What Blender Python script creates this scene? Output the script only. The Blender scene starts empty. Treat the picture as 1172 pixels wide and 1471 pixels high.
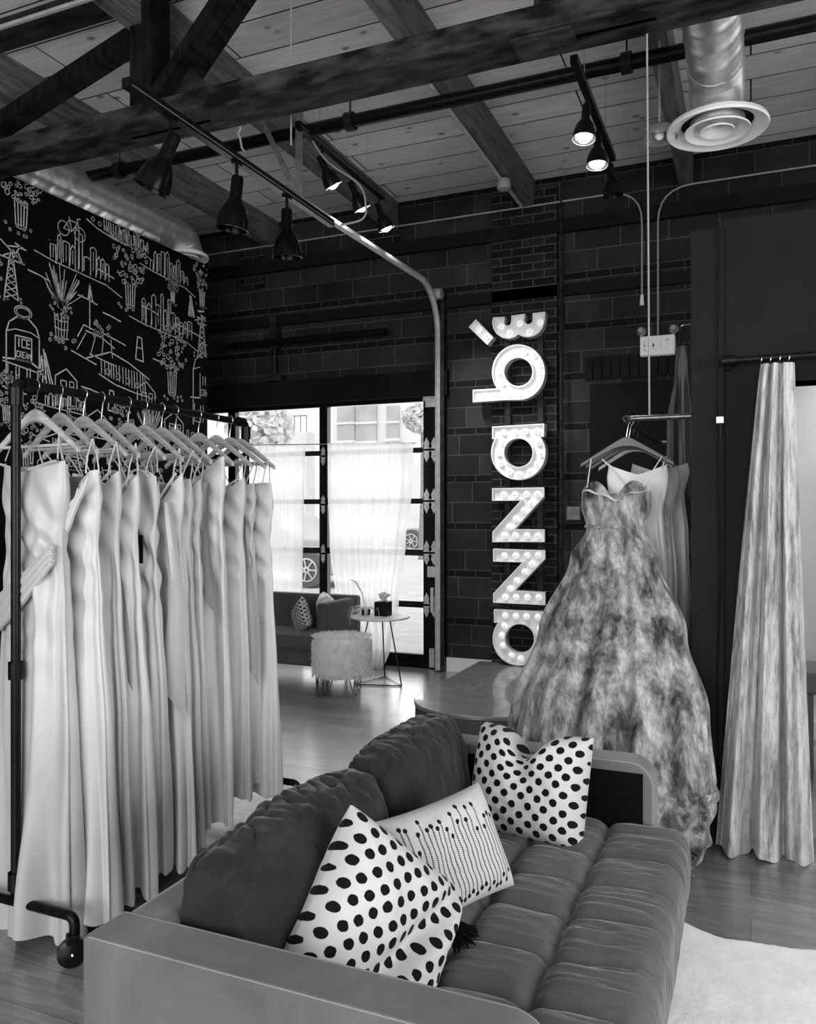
import bpy, bmesh, math, random
from mathutils import Vector, noise, Matrix
from mathutils.geometry import tessellate_polygon
PI = math.pi
sin, cos = math.sin, math.cos
scene = bpy.context.scene
COL = scene.collection

# ------------------------------------------------------------------ camera
YAW = math.radians(23.0); CH = 1.5; F = 1160.0; CX, CY = 586.0, 736.0
cam_d = bpy.data.cameras.new('camera'); cam = bpy.data.objects.new('camera', cam_d); COL.objects.link(cam)
cam.location = (0, 0, CH); cam.rotation_euler = (PI/2, 0, YAW)
cam_d.sensor_fit = 'HORIZONTAL'; cam_d.sensor_width = 36.0; cam_d.lens = 36.0*F/1172.0
cam_d.clip_start = 0.05; cam_d.clip_end = 300
scene.camera = cam

# ------------------------------------------------------------------ view, world, lights
scene.view_settings.view_transform = 'Standard'
scene.view_settings.look = 'None'
scene.view_settings.gamma = 1.0
scene.view_settings.use_curve_mapping = False
scene.view_settings.exposure = 0.38
w = bpy.data.worlds.new('overcast_sky'); scene.world = w; w.use_nodes = True
nt = w.node_tree; bgn = nt.nodes['Background']
bgn.inputs[0].default_value = (1, 1, 1, 1); bgn.inputs[1].default_value = 1.5

def area(name, loc, rot, sx, sy, power):
    l = bpy.data.lights.new(name, 'AREA'); l.shape = 'RECTANGLE'; l.size = sx; l.size_y = sy; l.energy = power
    o = bpy.data.objects.new(name, l); o.location = loc; o.rotation_euler = rot; COL.objects.link(o); return o
# daylight through the shop windows behind and to the right of the camera, and through the glazed garage door
area('daylight_front_window', (-1.3, -2.9, 1.9), (PI/2, 0, 0), 5.6, 2.6, 175)
area('daylight_side_window', (3.9, 0.6, 1.9), (PI/2, 0, PI/2), 3.6, 2.2, 170)
area('daylight_garage_door', (-4.6, 7.5, 1.5), (PI/2, 0, PI), 3.6, 2.5, 70)
area('daylight_fitting_room', (1.3, 5.9, 2.6), (0, 0, 0), 1.2, 1.2, 45)

# ------------------------------------------------------------------ pixel <-> plane helpers (used for measuring where things stand)
cs, sn = cos(YAW), sin(YAW)
def ray(px, py):
    u = (px-CX)/F; v = (CY-py)/F
    return -sn+cs*u, cs+sn*u, v
def onY(px, py, Y):
    x, y, v = ray(px, py); D = Y/y; return Vector((x*D, Y, CH+v*D))
def onX(px, py, X):
    x, y, v = ray(px, py); D = X/x; return Vector((X, y*D, CH+v*D))
def onZ(px, py, Z):
    x, y, v = ray(px, py); D = (Z-CH)/v; return Vector((x*D, y*D, Z))

# ------------------------------------------------------------------ materials (all greys: the place is seen in black and white)
def principled(name, g, rough=0.5, metal=0.0, sheen=0.0, coat=0.0, spec=0.5):
    m = bpy.data.materials.new(name); m.use_nodes = True
    b = m.node_tree.nodes['Principled BSDF']
    b.inputs['Base Color'].default_value = (g, g, g, 1)
    b.inputs['Roughness'].default_value = rough; b.inputs['Metallic'].default_value = metal
    b.inputs['Sheen Weight'].default_value = sheen; b.inputs['Coat Weight'].default_value = coat
    b.inputs['Specular IOR Level'].default_value = spec
    return m, m.node_tree, b
def nd(nt, typ, **kw):
    n = nt.nodes.new(typ)
    for k, v in kw.items():
        if k.startswith('i_'): n.inputs[k[2:].replace('_', ' ')].default_value = v
        else: setattr(n, k, v)
    return n
def coords(nt, kind='Object', scale=(1, 1, 1), rot=(0, 0, 0)):
    tc = nd(nt, 'ShaderNodeTexCoord'); mp = nd(nt, 'ShaderNodeMapping')
    mp.inputs['Scale'].default_value = scale; mp.inputs['Rotation'].default_value = rot
    nt.links.new(tc.outputs[kind], mp.inputs['Vector']); return mp.outputs[0]
def ramp(nt, src, stops):
    r = nd(nt, 'ShaderNodeValToRGB'); e = r.color_ramp.elements
    while len(e) < len(stops): e.new(0.5)
    for k, (p, g) in enumerate(stops): e[k].position = p; e[k].color = (g, g, g, 1)
    nt.links.new(src, r.inputs[0]); return r.outputs[0]
def noisetex(nt, vec, scale, detail=4, rough=0.55, dist=0.0):
    n = nd(nt, 'ShaderNodeTexNoise'); n.inputs['Scale'].default_value = scale; n.inputs['Detail'].default_value = detail
    n.inputs['Roughness'].default_value = rough; n.inputs['Distortion'].default_value = dist
    nt.links.new(vec, n.inputs['Vector']); return n.outputs[0]
def math_(nt, op, a, b=None, c=None):
    n = nd(nt, 'ShaderNodeMath', operation=op)
    for k, v in enumerate((a, b, c)):
        if v is None: continue
        if isinstance(v, (int, float)): n.inputs[k].default_value = v
        else: nt.links.new(v, n.inputs[k])
    return n.outputs[0]
def bump(nt, b, h, strength=0.3, dist=0.01):
    n = nd(nt, 'ShaderNodeBump'); n.inputs['Strength'].default_value = strength; n.inputs['Distance'].default_value = dist
    nt.links.new(h, n.inputs['Height']); nt.links.new(n.outputs[0], b.inputs['Normal'])
def mixg(nt, f, a, b, mode='MIX'):
    n = nd(nt, 'ShaderNodeMix', data_type='RGBA', blend_type=mode)
    for k, v in ((0, f), (6, a), (7, b)):
        if isinstance(v, (int, float)): n.inputs[k].default_value = v if k == 0 else (v, v, v, 1)
        else: nt.links.new(v, n.inputs[k])
    return n.outputs[2]
def noisy(name, lo, hi, scale=8, rough=0.5, metal=0, sheen=0, stretch=(1, 1, 1), bumpk=0, coat=0, bscale=None, spec=0.5, a=0.35, z=0.65):
    m, nt, b = principled(name, lo, rough, metal, sheen, coat, spec)
    v = coords(nt, 'Object', stretch); n = noisetex(nt, v, scale)
    nt.links.new(ramp(nt, n, [(a, lo), (z, hi)]), b.inputs['Base Color'])
    if bumpk: bump(nt, b, noisetex(nt, v, bscale or scale*3), bumpk)
    return m

M = {}
M['black_metal'] = noisy('black_metal', 0.003, 0.007, 30, 0.3, 0.0, spec=0.15)
M['black_satin'] = noisy('black_satin', 0.002, 0.004, 20, 0.25, 0.0, spec=0.12)
M['wallpaper_black'] = noisy('wallpaper_black', 0.003, 0.005, 20, 0.8, 0.0, spec=0.05)
M['steel_black'] = noisy('steel_black', 0.006, 0.03, 6, 0.5, 0.1, spec=0.2, stretch=(1, 3, 3), bumpk=0.2)
M['steel_rust'] = noisy('steel_rust', 0.005, 0.06, 5, 0.6, 0.0, spec=0.1, a=.4, z=.75, stretch=(1, 3, 3), bumpk=0.3)
M['galvanised'] = noisy('galvanised', 0.45, 0.6, 14, 0.42, 0.6)
M['duct_steel'] = noisy('duct_steel', 0.7, 0.85, 14, 0.34, 0.8)
M['track_steel'] = noisy('track_steel', 0.4, 0.55, 14, 0.45, 0.2)
M['chrome'] = noisy('chrome', 0.5, 0.65, 8, 0.2, 1.0)
M['white_metal'] = noisy('white_metal', 0.75, 0.82, 8, 0.4)
M['wire_grey'] = noisy('wire_grey', 0.25, 0.32, 9, 0.5)
M['hanger_wood'] = noisy('hanger_wood', 0.32, 0.48, 9, 0.42, stretch=(1, 8, 8))
M['hanger_dark'] = noisy('hanger_dark', 0.04, 0.08, 9, 0.4, stretch=(1, 8, 8))
M['dark_wall'] = noisy('dark_wall', 0.009, 0.012, 2, 0.7, bumpk=0.05, spec=0.12)
M['dark_wall2'] = noisy('dark_wall2', 0.006, 0.012, 2, 0.7, bumpk=0.05, spec=0.1)
M['white_paint'] = noisy('white_paint', 0.62, 0.7, 2, 0.5)
M['joist_wood'] = noisy('joist_wood', 0.05, 0.14, 4, 0.6, stretch=(8, 1, 8), bumpk=0.1)
M['timber_dark'] = noisy('timber_dark', 0.002, 0.012, 4, 0.6, spec=0.08, stretch=(8, 1, 2))
M['black_plastic'] = noisy('black_plastic', 0.004, 0.008, 12, 0.5, spec=0.15)
M['rubber'] = noisy('rubber', 0.003, 0.006, 20, 0.3, spec=0.25)
M['bar_steel'] = noisy('bar_steel', 0.10, 0.2, 14, 0.3, 0.9)
M['sign_edge'] = noisy('sign_edge', 0.86, 0.92, 5, 0.4)
M['sign_face'] = noisy('sign_face', 0.82, 0.9, 6, 0.45)
M['tissue'] = noisy('tissue', 0.8, 0.9, 5, 0.8)
M['asphalt'] = noisy('asphalt', 0.5, 0.6, 3, 0.9)
M['facade'] = noisy('facade', 0.72, 0.8, 1, 0.9)
M['facade_window'] = noisy('facade_window', 0.4, 0.5, 1, 0.4)
M['leaf'] = noisy('leaf', 0.65, 0.85, 8, 0.8)
M['trunk'] = noisy('trunk', 0.2, 0.3, 8, 0.9)
M['car_paint'] = noisy('car_paint', 0.42, 0.48, 1, 0.3, coat=0.5)
M['car_dark'] = noisy('car_dark', 0.06, 0.1, 3, 0.4)
M['sheen_white'] = noisy('sheen_white', 0.8, 0.86, 3, 0.5)
M['line_white'] = noisy('line_white', 0.35, 0.62, 30, 0.7)
M['decal_white'] = noisy('decal_white', 0.3, 0.4, 30, 0.6)
M['fur'] = noisy('fur', 0.72, 0.85, 15, 0.9, sheen=0.4)
M['thread_black'] = noisy('thread_black', 0.003, 0.006, 20, 0.8, spec=0.05)
M['edge_grey'] = noisy('edge_grey', 0.1, 0.16, 20, 0.6)

def mk_satin(name, lo, hi, rough=0.42):
    m, nt, b = principled(name, hi, rough, 0, 0.35)
    v = coords(nt, 'Object', (1, 1, 0.5)); n = noisetex(nt, v, 5)
    nt.links.new(ramp(nt, n, [(0.3, lo), (0.7, hi)]), b.inputs['Base Color'])
    v2 = coords(nt, 'Object', (1, 1, 0.25)); bump(nt, b, noisetex(nt, v2, 5, 2), 0.3, 0.03)
    return m
M['satin'] = mk_satin('satin', 0.50, 0.58)
M['satin_d'] = mk_satin('satin_d', 0.38, 0.47, 0.36)
M['satin_b'] = mk_satin('satin_b', 0.44, 0.53, 0.42)
M['satin_c'] = mk_satin('satin_c', 0.58, 0.66, 0.36)
M['silver_satin'] = mk_satin('silver_satin', 0.3, 0.38, 0.35)
M['dark_satin'] = mk_satin('dark_satin', 0.012, 0.03, 0.4)

def mk_velvet(name, lo, hi, sheen):
    m, nt, b = principled(name, lo, 0.75, 0, sheen, spec=0.06)
    b.inputs['Sheen Roughness'].default_value = 0.35
    v = coords(nt, 'Object', (1, 1, 1)); n = noisetex(nt, v, 3.5, 5, 0.6, 0.6)
    nt.links.new(ramp(nt, n, [(0.3, lo), (0.72, hi)]), b.inputs['Base Color'])
    bump(nt, b, noisetex(nt, v, 30, 3), 0.08, 0.01); return m
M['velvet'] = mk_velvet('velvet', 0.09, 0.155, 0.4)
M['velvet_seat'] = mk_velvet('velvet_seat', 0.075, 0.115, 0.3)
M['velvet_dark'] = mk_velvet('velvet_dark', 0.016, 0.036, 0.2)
M['velvet_shade'] = mk_velvet('velvet_shade', 0.002, 0.004, 0.0)  # shaded copy of the sofa velvet, near black
M['piping'] = mk_velvet('piping', 0.18, 0.25, 0.4)
M['velvet_far'] = mk_velvet('velvet_far', 0.07, 0.11, 0.3)

# ceiling boards: run along X, rows along Y
m, nt, b = principled('ceiling_boards', 0.3, 0.7)
v = coords(nt)
br = nd(nt, 'ShaderNodeTexBrick'); br.offset = 0.37; br.inputs['Scale'].default_value = 1
br.inputs['Brick Width'].default_value = 3.1; br.inputs['Row Height'].default_value = 0.32; br.inputs['Mortar Size'].default_value = 0.006
br.inputs['Color1'].default_value = (0.68,)*3+(1,); br.inputs['Color2'].default_value = (0.88,)*3+(1,); br.inputs['Mortar'].default_value = (0.02,)*3+(1,)
nt.links.new(v, br.inputs['Vector'])
g = noisetex(nt, coords(nt, 'Object', (1.2, 14, 1)), 2.0, 6, 0.6, 0.8)
c = mixg(nt, 0.75, br.outputs[0], ramp(nt, g, [(0.25, 0.55), (0.75, 1.0)]), 'MULTIPLY')
vk = nd(nt, 'ShaderNodeTexVoronoi'); vk.inputs['Scale'].default_value = 4.0; nt.links.new(coords(nt, 'Object', (1, 1.5, 1)), vk.inputs['Vector'])
c = mixg(nt, 1.0, c, ramp(nt, vk.outputs[0], [(0.06, 0.3), (0.16, 1.0)]), 'MULTIPLY')
nt.links.new(c, b.inputs['Base Color']); b.inputs['Specular IOR Level'].default_value = .2; M['ceiling'] = m
# floor boards along X
m, nt, b = principled('floor_boards', 0.3, 0.3, spec=0.5)
br = nd(nt, 'ShaderNodeTexBrick'); br.offset = 0.41; br.inputs['Scale'].default_value = 1
br.inputs['Brick Width'].default_value = 1.22; br.inputs['Row Height'].default_value = 0.18; br.inputs['Mortar Size'].default_value = 0.0016
br.inputs['Color1'].default_value = (0.15,)*3+(1,); br.inputs['Color2'].default_value = (0.27,)*3+(1,); b.inputs['Coat Weight'].default_value = 1.0; b.inputs['Coat Roughness'].default_value = .24; br.inputs['Mortar'].default_value = (0.06,)*3+(1,)
nt.links.new(coords(nt), br.inputs['Vector'])
g = noisetex(nt, coords(nt, 'Object', (1.5, 13, 1)), 2.2, 7, 0.65, 1.2)
c = mixg(nt, 0.9, br.outputs[0], ramp(nt, g, [(0.28, 0.42), (0.7, 1.35)]), 'MULTIPLY')
nt.links.new(c, b.inputs['Base Color'])
nt.links.new(ramp(nt, g, [(0.3, 0.42), (0.7, 0.28)]), b.inputs['Roughness']); bump(nt, b, g, 0.08, 0.004); M['floor'] = m
# block wall with courses of small brick
def mk_block(name, small_only=False):
    m, nt, b = principled(name, 0.03, 0.7, spec=0.12)
    tc = nd(nt, 'ShaderNodeTexCoord'); sp = nd(nt, 'ShaderNodeSeparateXYZ'); nt.links.new(tc.outputs['Object'], sp.inputs[0])
    x, z = sp.outputs[0], sp.outputs[2]
    P = 0.445
    row = math_(nt, 'FLOOR', math_(nt, 'DIVIDE', z, P)); zm = math_(nt, 'SUBTRACT', z, math_(nt, 'MULTIPLY', row, P))
    def brick(xx, zz, bw, rh, c1, c2, mo, ms, off=0.5):
        cb = nd(nt, 'ShaderNodeCombineXYZ')
        for s, k in ((xx, 0), (zz, 1)): nt.links.new(s, cb.inputs[k])
        t = nd(nt, 'ShaderNodeTexBrick'); t.offset = off; t.inputs['Scale'].default_value = 1
        t.inputs['Brick Width'].default_value = bw; t.inputs['Row Height'].default_value = rh; t.inputs['Mortar Size'].default_value = ms
        t.inputs['Mortar Smooth'].default_value = 0.3
        for nm, g in (('Color1', c1), ('Color2', c2), ('Mortar', mo)): t.inputs[nm].default_value = (g, g, g, 1)
        nt.links.new(cb.outputs[0], t.inputs['Vector']); return t
    if small_only:
        t = brick(x, z, 0.2, 0.072, 0.006, 0.02, 0.07, 0.006); col, fac = t.outputs[0], t.outputs[1]
    else:
        xs = math_(nt, 'ADD', x, math_(nt, 'MULTIPLY', row, 0.13))
        t1 = brick(xs, math_(nt, 'SUBTRACT', zm, 0.065), 0.4, 0.19, 0.016, 0.034, 0.075, 0.005)
        t2 = brick(x, zm, 0.205, 0.065, 0.005, 0.009, 0.05, 0.005)
        k = math_(nt, 'LESS_THAN', zm, 0.065)
        col = mixg(nt, k, t1.outputs[0], t2.outputs[0]); fac = mixg(nt, k, t1.outputs[1], t2.outputs[1])
    n = noisetex(nt, tc.outputs['Object'], 2.2, 6, 0.65)
    col = mixg(nt, 1.0, col, ramp(nt, n, [(0.3, 0.55), (0.7, 1.35)]), 'MULTIPLY')
    nt.links.new(col, b.inputs['Base Color'])
    h = math_(nt, 'SUBTRACT', math_(nt, 'MULTIPLY', noisetex(nt, tc.outputs['Object'], 25, 3), 0.4), fac)
    bump(nt, b, h, 0.5, 0.006); return m
M['block'] = mk_block('painted_block'); M['brick'] = mk_block('small_brick', True)

# floral fabrics
def mk_print(name, sx, sz, lo, mid, hi, seed, k=(0.34, 0.5, 0.62), scale=1.0):
    m, nt, b = principled(name, mid, 0.55, 0, 0.25)
    mp = coords(nt, 'Object', (sx, sx, sz)); mpn = mp.node; mpn.inputs['Location'].default_value = (seed, seed*0.7, seed*1.3)
    n1 = noisetex(nt, mp, 1.6*scale, 7, 0.68, 0.3); n2 = noisetex(nt, mp, 7*scale, 5, 0.7, 0.3)
    c = ramp(nt, n1, [(k[0], lo), (k[1], mid), (k[2], hi)])
    c2 = ramp(nt, n2, [(0.36, 0.45), (0.52, 1.0), (0.66, 1.25)])
    nt.links.new(mixg(nt, 0.8, c, c2, 'MULTIPLY'), b.inputs['Base Color'])
    bump(nt, b, noisetex(nt, coords(nt, 'Object', (1, 1, 0.07)), 34, 3), 0.8, 0.015); return m
M['floral'] = mk_print('floral_print', 4.5, 2.0, 0.010, 0.17, 0.42, 3.1, (0.38, 0.48, 0.62), 1.3)
M['marble'] = mk_print('marble_print', 8.0, 1.5, 0.14, 0.36, 0.48, 9.3, (0.36, 0.46, 0.6))

# sheer curtain
m, nt, b = principled('sheer', 0.85, 0.8); nt.nodes.remove(b); out = nt.nodes['Material Output']
d = nd(nt, 'ShaderNodeBsdfDiffuse'); t = nd(nt, 'ShaderNodeBsdfTranslucent'); tr = nd(nt, 'ShaderNodeBsdfTransparent')
for q in (d, t): q.inputs[0].default_value = (0.9, 0.9, 0.9, 1)
m1 = nd(nt, 'ShaderNodeMixShader'); m1.inputs[0].default_value = 0.6; nt.links.new(d.outputs[0], m1.inputs[1]); nt.links.new(t.outputs[0], m1.inputs[2])
m2 = nd(nt, 'ShaderNodeMixShader'); nt.links.new(m1.outputs[0], m2.inputs[1]); nt.links.new(tr.outputs[0], m2.inputs[2])
wv = noisetex(nt, coords(nt, 'Object', (1, 1, 0.05)), 30, 2); nt.links.new(ramp(nt, wv, [(0.3, 0.16), (0.7, 0.26)]), m2.inputs[0])
nt.links.new(m2.outputs[0], out.inputs[0]); M['sheer'] = m
# window glass
m, nt, b = principled('glass', 0.9, 0.05); nt.nodes.remove(b); out = nt.nodes['Material Output']
tr = nd(nt, 'ShaderNodeBsdfTransparent'); gl = nd(nt, 'ShaderNodeBsdfGlossy'); gl.inputs['Roughness'].default_value = 0.02
tr.inputs[0].default_value = (0.94, 0.94, 0.94, 1)
fr = nd(nt, 'ShaderNodeFresnel'); fr.inputs[0].default_value = 1.45
mx = nd(nt, 'ShaderNodeMixShader'); nt.links.new(fr.outputs[0], mx.inputs[0]); nt.links.new(tr.outputs[0], mx.inputs[1]); nt.links.new(gl.outputs[0], mx.inputs[2])
nt.links.new(mx.outputs[0], out.inputs[0]); M['glass'] = m
def mk_emit(name, g, s):
    m, nt, b = principled(name, g, 0.4); b.inputs['Emission Color'].default_value = (1, 1, 1, 1); b.inputs['Emission Strength'].default_value = s; return m
M['lamp_lit'] = mk_emit('lamp_lit', 0.9, 14); M['lamp_warm'] = mk_emit('lamp_warm', 0.9, 1.2); M['bulb'] = mk_emit('marquee_bulb', 0.9, 0.3)
M['exit_face'] = mk_emit('exit_face', 0.5, 0.12)
m, nt, b = principled('clear_glass', 0.6, 0.05); b.inputs['Transmission Weight'].default_value = 0.8; M['clear_glass'] = m
# dotted pillow (UV)
def mk_dots(name):
    m, nt, b = principled(name, 0.75, 0.85, 0, 0.04, spec=0.05)
    mp = coords(nt, 'UV', (10.5, 10.5, 1), (0, 0, PI/4))
    v = nd(nt, 'ShaderNodeTexVoronoi', voronoi_dimensions='2D'); v.inputs['Scale'].default_value = 1; v.inputs['Randomness'].default_value = 0.12
    nz = noisetex(nt, mp, 3.0, 2)
    nt.links.new(mp, v.inputs['Vector'])
    dd = math_(nt, 'ADD', v.outputs[0], math_(nt, 'MULTIPLY', math_(nt, 'SUBTRACT', nz, 0.5), 0.12))
    nt.links.new(ramp(nt, dd, [(0.30, 0.006), (0.325, 0.50)]), b.inputs['Base Color'])
    weave = noisetex(nt, coords(nt, 'UV', (60, 60, 1)), 3, 2); bump(nt, b, weave, 0.25, 0.004); return m
M['dots'] = mk_dots('dotted_weave')
# striped pillow
m, nt, b = principled('striped_weave', 0.72, 0.85, 0, 0.04, spec=0.05)
tc = nd(nt, 'ShaderNodeTexCoord'); sp = nd(nt, 'ShaderNodeSeparateXYZ'); nt.links.new(tc.outputs['UV'], sp.inputs[0])
U = math_(nt, 'MULTIPLY', sp.outputs[0], 26); ui = math_(nt, 'FLOOR', U); uf = math_(nt, 'ABSOLUTE', math_(nt, 'SUBTRACT', math_(nt, 'FRACT', U), 0.5))
wn = nd(nt, 'ShaderNodeTexWhiteNoise', noise_dimensions='1D'); nt.links.new(ui, wn.inputs['W'])
wn2 = nd(nt, 'ShaderNodeTexWhiteNoise', noise_dimensions='1D'); nt.links.new(math_(nt, 'ADD', ui, 31.7), wn2.inputs['W'])
top = math_(nt, 'ADD', math_(nt, 'MULTIPLY', wn.outputs[0], 0.28), 0.62); bot = math_(nt, 'ADD', math_(nt, 'MULTIPLY', wn2.outputs[0], 0.12), 0.08)
vv = sp.outputs[1]
line = math_(nt, 'LESS_THAN', uf, 0.16)
inr = math_(nt, 'MULTIPLY', math_(nt, 'LESS_THAN', vv, top), math_(nt, 'GREATER_THAN', vv, bot))
dash = math_(nt, 'GREATER_THAN', math_(nt, 'FRACT', math_(nt, 'MULTIPLY', vv, 60)), 0.3)
ln = math_(nt, 'MULTIPLY', math_(nt, 'MULTIPLY', line, inr), dash)
def dotat(c):
    dv = math_(nt, 'MULTIPLY', math_(nt, 'SUBTRACT', vv, c), 18)
    return math_(nt, 'LESS_THAN', math_(nt, 'ADD', math_(nt, 'MULTIPLY', dv, dv), math_(nt, 'MULTIPLY', uf, uf)), 0.17)
ln = math_(nt, 'MAXIMUM', ln, math_(nt, 'MAXIMUM', dotat(top), dotat(bot)))
side = math_(nt, 'MULTIPLY', math_(nt, 'GREATER_THAN', sp.outputs[0], 0.08), math_(nt, 'LESS_THAN', sp.outputs[0], 0.93))
ln = math_(nt, 'MULTIPLY', ln, side)
nt.links.new(mixg(nt, ln, 0.5, 0.012), b.inputs['Base Color']); bump(nt, b, noisetex(nt, coords(nt, 'UV', (60, 60, 1)), 3, 2), 0.2, 0.004)
M['stripes'] = m
# tabletop / platform
M['platform_top'] = noisy('platform_top', 0.16, 0.22, 3, 0.34, stretch=(1, 6, 1), coat=0.6)
M['platform_side'] = noisy('platform_side', 0.05, 0.07, 3, 0.6)
M['shag'] = noisy('shag', 0.72, 0.8, 12, 0.95, sheen=0.3, bumpk=0.25, bscale=60)
M['door_dark'] = noisy('door_dark', 0.004, 0.006, 3, 0.6, spec=0.08)
M['bright_wall'] = noisy('bright_wall', 0.6, 0.66, 2, 0.6)
M['bench_grey'] = noisy('bench_grey', 0.07, 0.1, 6, 0.6)

# ------------------------------------------------------------------ mesh building
class MB:
    def __init__(s): s.v = []; s.f = []; s.m = []; s.uv = None
    def add(s, vs, fs, mi=0):
        o = len(s.v); s.v += [Vector(p) for p in vs]; s.f += [tuple(i+o for i in f) for f in fs]; s.m += [mi]*len(fs); return s
    def box(s, a, b, mi=0):
        x0, y0, z0 = [min(p, q) for p, q in zip(a, b)]; x1, y1, z1 = [max(p, q) for p, q in zip(a, b)]
        return s.add([(x0,y0,z0),(x1,y0,z0),(x1,y1,z0),(x0,y1,z0),(x0,y0,z1),(x1,y0,z1),(x1,y1,z1),(x0,y1,z1)],
                     [(0,3,2,1),(4,5,6,7),(0,1,5,4),(1,2,6,5),(2,3,7,6),(3,0,4,7)], mi)
    def beam(s, p, q, w, h, up=(0, 0, 1), mi=0):
        p, q = Vector(p), Vector(q); d = (q-p).normalized(); side = d.cross(Vector(up)).normalized(); u = side.cross(d).normalized()
        vs = []
        for c in (p, q):
            for a, b in ((-1,-1),(1,-1),(1,1),(-1,1)): vs.append(c+side*a*w/2+u*b*h/2)
        return s.add(vs, [(0,3,2,1),(4,5,6,7),(0,1,5,4),(1,2,6,5),(2,3,7,6),(3,0,4,7)], mi)
    def tube(s, pts, r, n=8, mi=0, closed=False):
        pts = [Vector(p) for p in pts]; rs = r if isinstance(r, (list, tuple)) else [r]*len(pts)
        k = len(pts); up = None; rings = []
        for i, p in enumerate(pts):
            if closed: d = (pts[(i+1) % k]-pts[i-1]).normalized()
            else: d = (pts[min(i+1, k-1)]-pts[max(i-1, 0)]).normalized()
            if up is None:
                up = d.cross(Vector((0, 0, 1)))
                if up.length < 0.1: up = d.cross(Vector((1, 0, 0)))
                up.normalize()
            up = (up-d*up.dot(d)); up = up.normalized() if up.length > 1e-6 else d.orthogonal().normalized()
            b = d.cross(up)
            rings.append([p+(up*cos(2*PI*j/n)+b*sin(2*PI*j/n))*rs[i] for j in range(n)])
        vs = [q for ring in rings for q in ring]; fs = []
        for i in range(k if closed else k-1):
            for j in range(n):
                a = i*n+j; b2 = i*n+(j+1) % n; c = ((i+1) % k)*n+(j+1) % n; d2 = ((i+1) % k)*n+j
                fs.append((a, b2, c, d2))
        if not closed: fs += [tuple(range(n-1, -1, -1)), tuple((k-1)*n+j for j in range(n))]
        return s.add(vs, fs, mi)
    def lathe(s, prof, c=(0, 0, 0), n=24, mi=0, axis=(0, 0, 1)):
        ax = Vector(axis).normalized(); a = ax.orthogonal().normalized(); b = ax.cross(a); c = Vector(c)
        vs = []; fs = []
        for r, z in prof:
            for j in range(n): t = 2*PI*j/n; vs.append(c+a*r*cos(t)+b*r*sin(t)+ax*z)
        for i in range(len(prof)-1):
            for j in range(n): fs.append((i*n+j, i*n+(j+1) % n, (i+1)*n+(j+1) % n, (i+1)*n+j))
        return s.add(vs, fs, mi)
    def sphere(s, c, r, n=10, mi=0, sc=(1, 1, 1)):
        vs = []; fs = []; h = max(4, n//2)
        for i in range(h+1):
            ph = PI*i/h
            for j in range(n): t = 2*PI*j/n; vs.append((c[0]+r*sc[0]*sin(ph)*cos(t), c[1]+r*sc[1]*sin(ph)*sin(t), c[2]+r*sc[2]*cos(ph)))
        for i in range(h):
            for j in range(n): fs.append((i*n+j, (i+1)*n+j, (i+1)*n+(j+1) % n, i*n+(j+1) % n))
        return s.add(vs, fs, mi)
    def prism(s, loops, place, d0, d1, mi=0):
        """loops: [outer, hole...] of 2D points; place(a,b,d)->3D"""
        flat = [p for l in loops for p in l]
        tri = tessellate_polygon([[Vector((p[0], p[1], 0)) for p in l] for l in loops])
        n = len(flat); vs = [place(p[0], p[1], d0) for p in flat]+[place(p[0], p[1], d1) for p in flat]
        fs = [tuple(t) for t in tri]+[tuple(i+n for i in reversed(t)) for t in tri] if (len(loops) > 1 or n > 60) else [tuple(range(n)), tuple(range(2*n-1, n-1, -1))]; o = 0
        for l in loops:
            k = len(l)
            for i in range(k): j = (i+1) % k; fs.append((o+i, o+j, o+j+n, o+i+n))
            o += k
        return s.add(vs, fs, mi)
    def grid(s, nu, nv, fn, mi=0, closeu=False):
        vs = [fn(i, j) for j in range(nv) for i in range(nu)]; fs = []
        for j in range(nv-1):
            for i in range(nu if closeu else nu-1):
                a = j*nu+i; b = j*nu+(i+1) % nu; fs.append((a, b, b+nu, a+nu))
        return s.add(vs, fs, mi)
    def build(s, name, mats, parent=None, smooth=True, label=None, cat=None, group=None, kind=None, origin=None, bevel=0, seg=3, angle=40, fix=True):
        if not isinstance(mats, (list, tuple)): mats = [mats]
        if parent is not None: o = world_origin(parent)
        elif kind == 'structure': o = Vector((0, 0, 0))
        elif origin is not None: o = Vector(origin)
        else:
            xs = [p.x for p in s.v]; ys = [p.y for p in s.v]; zs = [p.z for p in s.v]
            o = Vector(((min(xs)+max(xs))/2, (min(ys)+max(ys))/2, min(zs)))
        me = bpy.data.meshes.new(name); me.from_pydata([p-o for p in s.v], [], s.f)
        for m in mats: me.materials.append(M[m])
        me.polygons.foreach_set('material_index', s.m)
        if s.uv:
            ul = me.uv_layers.new(name='UVMap')
            for lp in me.loops: ul.data[lp.index].uv = s.uv[lp.vertex_index]
        if fix:
            bm = bmesh.new(); bm.from_mesh(me); bmesh.ops.recalc_face_normals(bm, faces=bm.faces); bm.to_mesh(me); bm.free()
        if smooth:
            me.polygons.foreach_set('use_smooth', [True]*len(me.polygons))
        me.update()
        if smooth: 
            try: me.set_sharp_from_angle(angle=math.radians(angle))
            except Exception: pass
        ob = bpy.data.objects.new(name, me); COL.objects.link(ob)
        if parent is not None: ob.parent = parent
        else: ob.location = o
        if bevel:
            bv = ob.modifiers.new('bevel', 'BEVEL'); bv.width = bevel; bv.segments = seg; bv.limit_method = 'ANGLE'; bv.angle_limit = math.radians(40); bv.use_clamp_overlap = name != 'arm'
            if not smooth:
                me.polygons.foreach_set('use_smooth', [True]*len(me.polygons))
            wnm = ob.modifiers.new('normals', 'WEIGHTED_NORMAL'); wnm.keep_sharp = True
        tag(ob, label, cat, group, kind); return ob
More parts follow.
